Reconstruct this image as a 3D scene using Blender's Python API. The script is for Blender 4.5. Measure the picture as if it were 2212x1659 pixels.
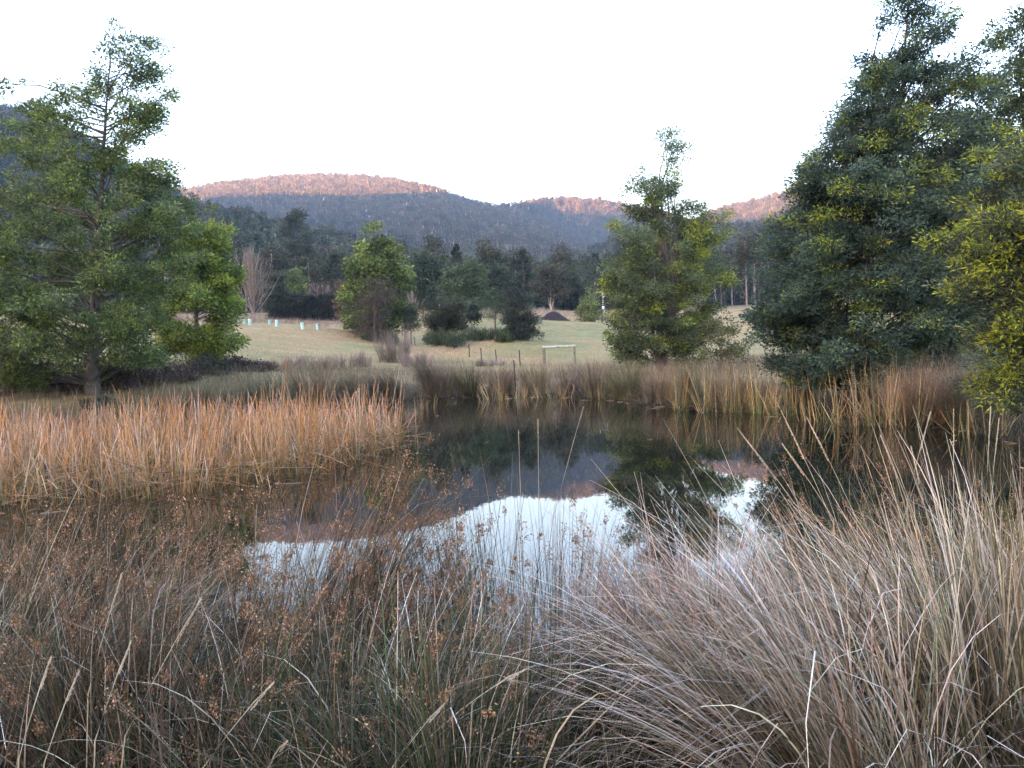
import bpy, math
import numpy as np
from mathutils import Vector, Matrix, Euler

# ------------------------------------------------------------------ camera, sky, sun, exposure
sc = bpy.context.scene
for o in list(bpy.data.objects):
    bpy.data.objects.remove(o)
col = sc.collection
F = 1791.0                                   # focal length in units of a 2212-wide frame
CAMZ = 2.4
cam_d = bpy.data.cameras.new('camera')
cam_d.sensor_width = 36.0
cam_d.lens = 36.0 * F / 2212.0
cam_d.clip_start = 0.05
cam_d.clip_end = 12000
cam = bpy.data.objects.new('camera', cam_d)
col.objects.link(cam)
PITCH = math.atan((829.5 - 756) / F)
ROLL = math.radians(-2.4)
CR = Matrix.Rotation(math.pi / 2 - PITCH, 3, 'X') @ Matrix.Rotation(ROLL, 3, 'Z')
cam.matrix_world = Matrix.Translation((0, 0, CAMZ)) @ CR.to_4x4()
sc.camera = cam

SUN_EL = math.radians(4.0)
SUN_AZ = math.radians(180 + 40)              # clockwise from +Y: behind the camera, to its left
SDIR = Vector((math.sin(SUN_AZ) * math.cos(SUN_EL), math.cos(SUN_AZ) * math.cos(SUN_EL), math.sin(SUN_EL)))
world = bpy.data.worlds.new('World')
sc.world = world
world.use_nodes = True
world.cycles.sampling_method = 'MANUAL'
world.cycles.sample_map_resolution = 1024
wn = world.node_tree
wn.nodes.clear()
sky = wn.nodes.new('ShaderNodeTexSky')
sky.sky_type = 'NISHITA'
sky.sun_disc = False
sky.sun_elevation = SUN_EL
sky.sun_rotation = SUN_AZ
sky.altitude = 300
sky.air_density = 1.0
sky.dust_density = 6.0
sky.ozone_density = 1.6
bg = wn.nodes.new('ShaderNodeBackground')
bg.inputs['Strength'].default_value = 0.15
wo = wn.nodes.new('ShaderNodeOutputWorld')
tint = wn.nodes.new('ShaderNodeMix')               # even tint added to the sky as white balance: slightly warmer than clear air
tint.data_type = 'RGBA'; tint.blend_type = 'MULTIPLY'; tint.inputs[0].default_value = 1.0
tint.inputs[7].default_value = (1.10, 0.985, 1.05, 1)
wn.links.new(sky.outputs[0], tint.inputs[6])
wn.links.new(tint.outputs[2], bg.inputs[0])
wn.links.new(bg.outputs[0], wo.inputs[0])

sun_d = bpy.data.lights.new('sun', 'SUN')
sun_d.energy = 5.0
sun_d.angle = math.radians(0.5)
sun_d.color = (1.0, 0.38, 0.15)
sun = bpy.data.objects.new('sun', sun_d)
col.objects.link(sun)
sun.rotation_euler = SDIR.to_track_quat('Z', 'Y').to_euler()
sun.location = (-50, -50, 60)

vs = sc.view_settings
sc.display_settings.display_device = 'sRGB'
vs.view_transform = 'Standard'
vs.look = 'None'
vs.gamma = 1.0
vs.use_curve_mapping = False
vs.exposure = 4.45
cy = sc.cycles
cy.max_bounces = 6
cy.diffuse_bounces = 3
cy.glossy_bounces = 3
cy.transmission_bounces = 4
cy.volume_bounces = 0
cy.transparent_max_bounces = 8
cy.use_denoising = True
sc.render.film_transparent = False

# ------------------------------------------------------------------ helpers
RNG = np.random.default_rng


def lin(r, g, b):
    return (r, g, b)


def tag(o, label=None, cat=None, group=None, kind=None):
    if label: o['label'] = label
    if cat: o['category'] = cat
    if group: o['group'] = group
    if kind: o['kind'] = kind
    return o


def empty(name, loc):
    o = bpy.data.objects.new(name, None)
    o.empty_display_size = 0.2
    col.objects.link(o)
    o.location = loc
    return o


class MB:
    """quads collected as numpy arrays, with one colour per vertex"""
    def __init__(s):
        s.V, s.Q, s.C, s.n = [], [], [], 0

    def add(s, v, q, c):
        v = np.asarray(v, np.float32).reshape(-1, 3)
        c = np.asarray(c, np.float32)
        if c.ndim == 1:
            c = np.broadcast_to(c, (len(v), 3))
        s.V.append(v); s.Q.append(np.asarray(q, np.int64).reshape(-1, 4) + s.n); s.C.append(c.reshape(-1, 3))
        s.n += len(v)

    def mesh(s, name, mats, smooth=False, mi=None):
        V = np.concatenate(s.V); Q = np.concatenate(s.Q); C = np.concatenate(s.C)
        me = bpy.data.meshes.new(name)
        me.vertices.add(len(V)); me.vertices.foreach_set('co', V.ravel())
        me.loops.add(Q.size); me.loops.foreach_set('vertex_index', Q.ravel().astype(np.int32))
        me.polygons.add(len(Q)); me.polygons.foreach_set('loop_start', (np.arange(len(Q)) * 4).astype(np.int32))
        if smooth:
            me.polygons.foreach_set('use_smooth', np.ones(len(Q), bool))
        a = me.attributes.new('col', 'FLOAT_COLOR', 'POINT')
        a.data.foreach_set('color', np.concatenate([C, np.ones((len(C), 1), np.float32)], 1).ravel().astype(np.float32))
        me.update(calc_edges=True)
        for m in (mats if isinstance(mats, (list, tuple)) else [mats]):
            me.materials.append(m)
        return me

    def build(s, name, mat, parent=None, loc=None, smooth=False):
        o = bpy.data.objects.new(name, s.mesh(name, mat, smooth))
        col.objects.link(o)
        if parent is not None: o.parent = parent
        if loc is not None: o.location = loc
        return o

    def tube(s, pts, r0, r1, k, c0, c1=None):
        pts = np.asarray(pts, float)
        n = len(pts)
        c1 = c0 if c1 is None else c1
        tan = np.gradient(pts, axis=0)
        tan /= np.linalg.norm(tan, axis=1, keepdims=True) + 1e-9
        ref = np.where(np.abs(tan[:, 2:3]) > 0.9, [[1, 0, 0]], [[0, 0, 1.0]])
        u = np.cross(tan, ref); u /= np.linalg.norm(u, axis=1, keepdims=True) + 1e-9
        w = np.cross(tan, u)
        r = r0 if np.ndim(r0) else np.linspace(r0, r1, n)
        a = np.arange(k) * 2 * math.pi / k
        ring = (u[:, None] * np.cos(a)[None, :, None] + w[:, None] * np.sin(a)[None, :, None]) * np.asarray(r)[:, None, None] + pts[:, None]
        i = np.arange(n - 1)[:, None] * k; j = np.arange(k)[None]; j2 = (j + 1) % k
        q = np.stack([i + j, i + j2, i + k + j2, i + k + j], -1).reshape(-1, 4)
        t = np.linspace(0, 1, n)[:, None, None]
        c = (np.asarray(c0)[None, None] * (1 - t) + np.asarray(c1)[None, None] * t)
        s.add(ring, q, np.broadcast_to(c, (n, k, 3)))
        if k == 4:
            s.add(ring[-1], [[0, 1, 2, 3]], c[-1, 0])

    def box(s, cx, cy_, cz, sx, sy, sz, c, rz=0.0):
        v = np.array([[x, y, z] for z in (-.5, .5) for x, y in ((-.5, -.5), (.5, -.5), (.5, .5), (-.5, .5))]) * [sx, sy, sz]
        ca, sa = math.cos(rz), math.sin(rz)
        v = np.stack([v[:, 0] * ca - v[:, 1] * sa, v[:, 0] * sa + v[:, 1] * ca, v[:, 2]], 1) + [cx, cy_, cz]
        s.add(v, [[0, 3, 2, 1], [4, 5, 6, 7], [0, 1, 5, 4], [1, 2, 6, 5], [2, 3, 7, 6], [3, 0, 4, 7]], c)

    def leaves(s, c, d, L, W, colr, rng):
        """rhombic leaves: centre of base c, direction d"""
        n = len(c)
        d = d / (np.linalg.norm(d, axis=1, keepdims=True) + 1e-9)
        r = rng.normal(size=(n, 3))
        sd = np.cross(d, r); sd /= np.linalg.norm(sd, axis=1, keepdims=True) + 1e-9
        L = np.broadcast_to(L, n)[:, None]; W = np.broadcast_to(W, n)[:, None]
        m = c + d * L * 0.45
        v = np.stack([c, m + sd * W * .5, c + d * L, m - sd * W * .5], 1)
        q = np.arange(n)[:, None] * 4 + np.arange(4)[None]
        s.add(v, q, np.repeat(colr[:, None], 4, 1))


def blades(rng, base, L, az, lean, curl, w, cols0, cols1, S=5, kink=0.1, wob=0.04, p=2.0, taper=0.85, sag=0.0):
    """ribbon blades; returns verts, quads, colours, centre lines"""
    n = len(base)
    t = np.linspace(0, 1, S + 1)
    phi = lean[:, None] + curl[:, None] * t[None] ** p
    kk = rng.random(n) < kink
    kt = rng.uniform(.4, .85, n)
    phi = phi + (kk[:, None] & (t[None] > kt[:, None])) * rng.uniform(.5, 1.7, n)[:, None]
    azz = az[:, None] + rng.normal(0, wob, (n, S + 1)).cumsum(1)
    dl = (L / S)[:, None]
    mp = .5 * (phi[:, 1:] + phi[:, :-1]); ma = .5 * (azz[:, 1:] + azz[:, :-1])
    st = np.stack([np.sin(mp) * np.cos(ma), np.sin(mp) * np.sin(ma), np.cos(mp)], -1) * dl[..., None]
    ctr = np.concatenate([np.zeros((n, 1, 3)), np.cumsum(st, 1)], 1) + base[:, None]
    tw = az + math.pi / 2 + rng.normal(0, .7, n)
    side = np.stack([np.cos(tw), np.sin(tw), np.zeros(n)], -1)[:, None]
    ww = (w[:, None] * .5 * (1 - taper * t[None] ** 2))[..., None]
    v = np.stack([ctr - side * ww, ctr + side * ww], 2).reshape(-1, 3)
    i = (np.arange(n) * (S + 1) * 2)[:, None] + (np.arange(S) * 2)[None]
    q = np.stack([i, i + 1, i + 3, i + 2], -1).reshape(-1, 4)
    c = cols0[:, None] * (1 - t)[None, :, None] + cols1[:, None] * t[None, :, None]
    c = np.repeat(c[:, :, None], 2, 2).reshape(-1, 3)
    return v, q, c, ctr


def pick(rng, n, pal, jit=0.18):
    """pal: list of (weight, (r,g,b))"""
    w = np.array([p[0] for p in pal], float); w /= w.sum()
    c = np.array([p[1] for p in pal])[rng.choice(len(pal), n, p=w)]
    return np.clip(c * np.exp(rng.normal(0, jit, (n, 1))) * np.exp(rng.normal(0, .05, (n, 3))), 0.004, .85)


# ------------------------------------------------------------------ materials
def nodes(name):
    m = bpy.data.materials.new(name)
    m.use_nodes = True
    nt = m.node_tree
    return m, nt, nt.nodes['Principled BSDF']


def mat_leafy(name, rough=.55, spec=.35, trans=.25, rnd=0.0, noise=0.0, nscale=3.0):
    m, nt, b = nodes(name)
    a = nt.nodes.new('ShaderNodeAttribute'); a.attribute_name = 'col'
    c = a.outputs['Color']
    if rnd:
        oi = nt.nodes.new('ShaderNodeObjectInfo')
        mr = nt.nodes.new('ShaderNodeMapRange')
        mr.inputs['To Min'].default_value = 1 - rnd; mr.inputs['To Max'].default_value = 1 + rnd
        nt.links.new(oi.outputs['Random'], mr.inputs['Value'])
        hs = nt.nodes.new('ShaderNodeHueSaturation')
        nt.links.new(c, hs.inputs['Color']); nt.links.new(mr.outputs[0], hs.inputs['Value'])
        c = hs.outputs[0]
    if noise:
        tc = nt.nodes.new('ShaderNodeNewGeometry')
        nz = nt.nodes.new('ShaderNodeTexNoise'); nz.inputs['Scale'].default_value = nscale; nz.inputs['Detail'].default_value = 3
        nt.links.new(tc.outputs['Position'], nz.inputs['Vector'])
        mr = nt.nodes.new('ShaderNodeMapRange'); mr.inputs['From Min'].default_value = .3; mr.inputs['From Max'].default_value = .7
        mr.inputs['To Min'].default_value = 1 - noise; mr.inputs['To Max'].default_value = 1 + noise
        nt.links.new(nz.outputs[0], mr.inputs['Value'])
        hs = nt.nodes.new('ShaderNodeHueSaturation')
        nt.links.new(c, hs.inputs['Color']); nt.links.new(mr.outputs[0], hs.inputs['Value'])
        c = hs.outputs[0]
    nt.links.new(c, b.inputs['Base Color'])
    b.inputs['Roughness'].default_value = rough
    b.inputs['Specular IOR Level'].default_value = spec
    if trans:
        tr = nt.nodes.new('ShaderNodeBsdfTranslucent'); nt.links.new(c, tr.inputs['Color'])
        mx = nt.nodes.new('ShaderNodeMixShader'); mx.inputs[0].default_value = trans
        nt.links.new(b.outputs[0], mx.inputs[1]); nt.links.new(tr.outputs[0], mx.inputs[2])
        nt.links.new(mx.outputs[0], nt.nodes['Material Output'].inputs['Surface'])
    return m


M_LEAF = mat_leafy('leaf', rough=.6, spec=.2, trans=.3, noise=.2, nscale=1.2)
M_BLADE = mat_leafy('dry_blade', rough=.75, spec=.10, trans=.12, noise=.22, nscale=9.0)
M_BARK = mat_leafy('bark', rough=.85, spec=.2, trans=0, noise=.35, nscale=5.0)
M_FOREST = mat_leafy('forest_leaf', rough=.7, spec=.15, trans=.15, rnd=.35)
M_SOLID = mat_leafy('painted', rough=.6, spec=.3, trans=0, noise=.12, nscale=6)


def mat_ground():
    m, nt, b = nodes('pasture_ground')
    N = nt.nodes.new; Lk = nt.links.new
    geo = N('ShaderNodeNewGeometry')
    za = N('ShaderNodeAttribute'); za.attribute_name = 'col'
    sep = N('ShaderNodeSeparateColor'); Lk(za.outputs['Color'], sep.inputs[0])

    def noise(scale, detail=5, rough=.6, vec=None):
        n = N('ShaderNodeTexNoise'); n.inputs['Scale'].default_value = scale; n.inputs['Detail'].default_value = detail
        n.inputs['Roughness'].default_value = rough
        Lk(vec or geo.outputs['Position'], n.inputs['Vector']); return n.outputs[0]

    def mix(f, a, bb):
        x = N('ShaderNodeMix'); x.data_type = 'RGBA'
        if hasattr(f, 'node'): Lk(f, x.inputs[0])
        else: x.inputs[0].default_value = f
        for sock, val in ((x.inputs[6], a), (x.inputs[7], bb)):
            if hasattr(val, 'node'): Lk(val, sock)
            else: sock.default_value = (*val, 1)
        return x.outputs[2]

    def rng_(v, a, bb, lo=0., hi=1.):
        r = N('ShaderNodeMapRange'); r.inputs['From Min'].default_value = a; r.inputs['From Max'].default_value = bb
        r.inputs['To Min'].default_value = lo; r.inputs['To Max'].default_value = hi; Lk(v, r.inputs['Value']); return r.outputs[0]
    straw = mix(rng_(noise(.35), .35, .65), (.31, .215, .10), (.41, .295, .15))
    straw = mix(rng_(noise(2.5, 6), .4, .7), straw, (.20, .155, .085))
    green = mix(rng_(noise(.9), .35, .65), (.135, .15, .06), (.21, .215, .10))
    ad = N('ShaderNodeMath'); ad.operation = 'ADD'
    Lk(rng_(noise(.09, 4), .35, .65, -.5, .5), ad.inputs[0]); Lk(sep.outputs[1], ad.inputs[1])
    ad2 = N('ShaderNodeMath'); ad2.operation = 'ADD'; ad2.use_clamp = True
    Lk(ad.outputs[0], ad2.inputs[0]); Lk(rng_(noise(.7, 5), .3, .7, -.3, .3), ad2.inputs[1])
    past = mix(ad2.outputs[0], straw, green)
    mud = mix(rng_(noise(3., 6), .35, .65), (.018, .014, .009), (.045, .034, .02))
    c = mix(sep.outputs[0], mud, past)
    wood = mix(rng_(noise(.02, 6), .35, .65), (.035, .038, .026), (.06, .055, .04))
    c = mix(sep.outputs[2], c, wood)
    Lk(c, b.inputs['Base Color'])
    b.inputs['Roughness'].default_value = .95
    b.inputs['Specular IOR Level'].default_value = .1
    bp = N('ShaderNodeBump'); bp.inputs['Strength'].default_value = .6; bp.inputs['Distance'].default_value = .12
    Lk(noise(3.5, 7, .7), bp.inputs['Height']); Lk(bp.outputs[0], b.inputs['Normal'])
    return m


def mat_water():
    m, nt, b = nodes('pond_water')
    b.inputs['Base Color'].default_value = (.010, .011, .007, 1)
    b.inputs['Roughness'].default_value = .012
    b.inputs['IOR'].default_value = 1.333
    g = nt.nodes.new('ShaderNodeNewGeometry')
    n = nt.nodes.new('ShaderNodeTexNoise'); n.inputs['Scale'].default_value = 2.2; n.inputs['Detail'].default_value = 3
    nt.links.new(g.outputs['Position'], n.inputs['Vector'])
    bp = nt.nodes.new('ShaderNodeBump'); bp.inputs['Strength'].default_value = .025; bp.inputs['Distance'].default_value = .02
    nt.links.new(n.outputs[0], bp.inputs['Height']); nt.links.new(bp.outputs[0], b.inputs['Normal'])
    return m


M_GROUND = mat_ground()
M_WATER = mat_water()

# ------------------------------------------------------------------ pixel (2212-wide frame) -> place
def ray(vx, vy):
    return CR @ Vector(((vx - 1106) / F, -(vy - 829.5) / F, -1.0))


def P(vx, vy, d):
    r = ray(vx, vy)
    return Vector((0, 0, CAMZ)) + r * (d / r.y)


def azel(vx, vy):
    r = ray(vx, vy)
    return math.atan2(r.x, r.y), r.z / math.hypot(r.x, r.y)


# ------------------------------------------------------------------ terrain
POND = np.array([(-5.6, 43), (-3, 43.6), (-1.1, 43), (2, 41), (4.1, 37.5), (5.6, 32), (6.7, 29.4), (9, 27), (10.0, 22.8), (10.9, 19.6),
                 (10.4, 17), (9.6, 13), (8.2, 9), (5.6, 6.6), (3.0, 5.9), (.5, 6.2), (-2, 6.4), (-4.5, 7.2), (-8, 8.2), (-13, 9.5), (-19, 12), (-25, 15),
                 (-26, 22), (-20, 26), (-15, 30), (-11, 35), (-8, 40)], float)


def pond_sd(x, y):
    p = np.stack([x, y], -1)
    d = np.full(x.shape, 1e9); ins = np.zeros(x.shape, bool)
    n = len(POND)
    for i in range(n):
        a, b = POND[i], POND[(i + 1) % n]
        e = b - a; w = p - a
        t = np.clip((w @ e) / (e @ e), 0, 1)
        d = np.minimum(d, np.hypot(w[..., 0] - e[0] * t, w[..., 1] - e[1] * t))
        c = (a[1] > y) != (b[1] > y)
        with np.errstate(divide='ignore', invalid='ignore'):
            xx = (b[0] - a[0]) * (y - a[1]) / (b[1] - a[1] if b[1] != a[1] else 1e-9) + a[0]
        ins ^= c & (x < xx)
    return np.where(ins, -d, d)


CP = []
for vx, vy, d in [(654, 713, 100), (540, 704, 100), (790, 722, 104), (560, 792, 62), (700, 775, 72), (812, 737, 103), (900, 748, 96), (1124, 790, 72), (880, 747, 110), (990, 772, 84),
                  (1200, 792, 76), (1195, 694, 150), (1290, 696, 140), (1600, 692, 140), (1250, 740, 105), (1480, 745, 100), (1100, 733, 92), (960, 742, 94), (1120, 672, 168), (1250, 680, 172),
                  (660, 692, 150), (548, 692, 140), (740, 700, 140), (425, 800, 45), (200, 852, 34), (60, 800, 52), (250, 705, 100), (1000, 690, 125)]:
    p = P(vx, vy, d); CP.append((p.x, p.y, p.z))
CP += [(0, 47, .45), (-6, 50, .7), (5, 46, .5), (10, 50, .8), (20, 45, .9), (12, 30, .6), (25, 30, 1.1), (0, 1.5, .85), (-10, 2, .8), (-25, 6, .9), (10, 2, .9), (22, 10, 1),
       (-28, 32, 1.0), (-35, 15, 1.2), (60, 60, 2.5), (-70, 60, 4), (-80, 110, 9), (90, 130, 8), (0, 250, 15), (-120, 250, 20), (130, 250, 16), (0, -50, 4), (-100, -50, 7), (100, -50, 7),
       (-110, 0, 5), (110, 10, 5), (0, -150, 9), (-250, 0, 16), (250, 0, 16), (0, -250, 14)]
CP = np.array(CP)


def _tps_fit():
    s = 100.0
    X = CP[:, :2] / s; n = len(X)
    d = np.hypot(*(X[:, None] - X[None]).transpose(2, 0, 1))
    K = np.where(d > 0, d * d * np.log(d + 1e-12), 0) + np.eye(n) * 2e-4
    Pm = np.concatenate([np.ones((n, 1)), X], 1)
    A = np.block([[K, Pm], [Pm.T, np.zeros((3, 3))]])
    return np.linalg.solve(A, np.concatenate([CP[:, 2], np.zeros(3)])), X, s


TW, TX, TS = _tps_fit()


def tps(x, y):
    X, Y = x / TS, y / TS
    out = TW[-3] + TW[-2] * X + TW[-1] * Y
    for i in range(len(TX)):
        d2 = (X - TX[i, 0]) ** 2 + (Y - TX[i, 1]) ** 2
        out = out + TW[i] * .5 * d2 * np.log(d2 + 1e-12)
    return out


def sst(a, b, x):
    t = np.clip((x - a) / (b - a), 0, 1)
    return t * t * (3 - 2 * t)


HILLS = []


def hill(rc, rf, pts, canopy, mix=1.2):
    ae = sorted(azel(*p) for p in pts)
    a_ = np.array([a for a, _ in ae])
    if isinstance(rc, list):
        ra = sorted((azel(v, 430)[0], q) for v, q in rc)
        rcs = np.interp(a_, [a for a, _ in ra], [q for _, q in ra])
    else:
        rcs = np.full(len(a_), float(rc))
    HILLS.append((rcs, rf, a_, np.array([e for _, e in ae]) * rcs + CAMZ - canopy, mix))


hill([(300, 2200), (800, 2200), (980, 1700), (1200, 1650)], 420, [(-500, 620), (-100, 540), (150, 460), (330, 420), (420, 407), (500, 393), (600, 382), (700, 378), (770, 380), (830, 386), (900, 399), (950, 412), (990, 428), (1030, 440), (1090, 452), (1180, 480), (1300, 540), (1500, 640)], 20)
hill([(1000, 1750), (1120, 1760), (1175, 2050), (1300, 2050)], 1150, [(800, 560), (950, 480), (1050, 452), (1085, 444), (1120, 441), (1150, 433), (1190, 429), (1250, 429), (1300, 433), (1340, 440), (1450, 462), (1560, 500), (1700, 560), (1900, 640)], 20)
hill(2000, 900, [(1300, 600), (1450, 520), (1520, 470), (1560, 452), (1600, 442), (1640, 432), (1690, 420), (1760, 402), (1850, 388), (2000, 372), (2200, 350), (2500, 330), (3000, 340)], 18)
hill(900, 330, [(950, 640), (1100, 600), (1200, 572), (1300, 548), (1400, 532), (1500, 520), (1600, 505), (1680, 497), (1760, 490), (2000, 470), (2300, 440), (2700, 420)], 16, 1.0)
hill(620, 220, [(-600, 400), (-200, 420), (200, 440), (400, 448), (480, 458), (560, 476), (640, 496), (720, 514), (800, 530), (900, 552), (1000, 578), (1100, 605), (1250, 650)], 16, 1.0)
hill(1050, 330, [(-1500, 150), (-900, 160), (-400, 190), (-150, 215), (0, 245), (60, 262), (110, 278), (170, 310), (250, 355), (330, 405), (400, 450), (500, 520), (620, 610)], 15, .9)


def hills(az, r):
    out = 9 + (r - 180) * .04
    for rc, rf, a, h, mx in HILLS:
        hc = np.interp(az, a, h, left=h[0], right=h[-1]); rc = np.interp(az, a, rc)
        edge = sst(a[0] - .35, a[0], az) * (1 - sst(a[-1], a[-1] + .35, az))
        hc = np.where(edge < 1, hc * edge, hc)
        t = np.clip((r - rf) / (rc - rf), 0, 1)
        s = t ** mx
        z = hc * s * (1 - .55 * sst(rc, rc + 900, r))
        out = np.where((hc > out) & (z > out), z, out)
    # the range behind the camera, square to the low sun, that keeps the valley in shade
    x, y = r * np.sin(az), r * np.cos(az)
    ux, uy = math.sin(SUN_AZ), math.cos(SUN_AZ)
    sx, q = x * ux + y * uy, x * -uy + y * ux
    hb = np.interp(q, [-4000, -3000, -2300, -1700, -1440, -1280, -1140, -1060, -794, 0, 900, 1800, 2600], [250, 430, 500, RIDGE_H - 20, RIDGE_H - 20, RIDGE_H - 28, RIDGE_H + 2, RIDGE_H + 2, RIDGE_H - 52, RIDGE_H - 75, 450, 380, 200])
    hb = hb + 7 * np.sin(q * .011) + 4 * np.sin(q * .031 + 1)
    zb = hb * np.clip((sx - 450) / 1050, 0, 1) * (1 - .4 * sst(1500, 2600, sx))
    return np.maximum(out, zb)


RIDGE_H = 526.0


def H(x, y):
    x = np.asarray(x, float); y = np.asarray(y, float)
    r = np.hypot(x, y)
    sd = pond_sd(x, y)
    zt = tps(x, y)
    zt = zt + np.where(r < 40, .04 * np.sin(x * 2.1 + 1) * np.sin(y * 1.7), 0) + .05 * np.sin(x * .45) * np.sin(y * .37 + 2)
    zin = -.75 * sst(0, 3.0, -sd)
    zout = .03 * np.minimum(sd, 1) + zt * sst(-.1, 4.0, sd)
    z = np.where(sd < 0, zin, zout)
    w = sst(170, 300, r)
    if np.any(w > 0):
        z = z * (1 - w) + w * hills(np.arctan2(x, y), r)
    return z


def Hs(x, y):
    return float(H(np.array([x]), np.array([y]))[0])


def stand(vx, d):
    vy = 750.0
    for _ in range(6):
        p = P(vx, vy, d)
        g = Hs(p.x, p.y)
        vy += (p.z - g) / d * F
    return Vector((p.x, p.y, g))


def grid(name, radii, azs, mat, wrap):
    R, A = np.meshgrid(radii, azs, indexing='ij')
    X = R * np.sin(A); Y = R * np.cos(A)
    Z = H(X, Y)
    sd = pond_sd(X, Y)
    nr, na = R.shape
    i = np.arange(nr - 1)[:, None] * na
    j = np.arange(na if wrap else na - 1)[None]; j2 = (j + 1) % na
    q = np.stack([i + j, i + na + j, i + na + j2, i + j2], -1).reshape(-1, 4)
    wet = sst(.5, 5.5, sd + .8 * np.sin(X * .8) * np.sin(Y * .9))
    wet = np.where(R < 12, wet * .25, wet)
    gr = .10 + .5 * np.exp(-((X - 9) / 22) ** 2 - ((Y - 118) / 30) ** 2) + .25 * np.exp(-((X - 14) / 25) ** 2 - ((Y - 85) / 22) ** 2) + .22 * np.exp(-((X + 24) / 16) ** 2 - ((Y - 78) / 16) ** 2)
    fo = sst(175, 235, R)
    mb = MB()
    mb.add(np.stack([X, Y, Z], -1), q, np.stack([wet, np.clip(gr, 0, 1), fo], -1))
    return mb.build(name, mat, smooth=True)


fine = np.radians(np.arange(-64, 58.01, .3))
coarse = np.radians(np.arange(61, 293, 3.0))
AZ = np.concatenate([fine, coarse])
r_near = np.concatenate([np.linspace(.4, 62, 160), np.geomspace(62.8, 260, 90)])
r_far = np.geomspace(260, 3300, 130)
tag(grid('ground', r_near, AZ, M_GROUND, True), kind='structure')
tag(grid('hills', r_far, AZ, M_GROUND, True), kind='structure')
mb = MB()
gx, gy = np.meshgrid(np.linspace(-28, 13, 12), np.linspace(4, 46, 12), indexing='ij')
i = np.arange(11)[:, None] * 12; j = np.arange(11)[None]
mb.add(np.stack([gx, gy, gx * 0], -1), np.stack([i + j, i + 12 + j, i + 13 + j, i + j + 1], -1), (.02, .02, .02))
tag(mb.build('water', M_WATER), kind='structure')

# the air
hz = MB()
hz.box(0, 0, 330, 7400, 7400, 664, (1, 1, 1))
haze = hz.build('haze', [])
m = bpy.data.materials.new('haze'); m.use_nodes = True
m.node_tree.nodes.clear()
pv = m.node_tree.nodes.new('ShaderNodeVolumePrincipled')
pv.inputs['Color'].default_value = (.42, .68, 1.0, 1)
pv.inputs['Density'].default_value = 1.4e-4
pv.inputs['Anisotropy'].default_value = 0.0
mo = m.node_tree.nodes.new('ShaderNodeOutputMaterial')
m.node_tree.links.new(pv.outputs[0], mo.inputs['Volume'])
haze.data.materials.clear(); haze.data.materials.append(m)
tag(haze, kind='stuff')

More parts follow.
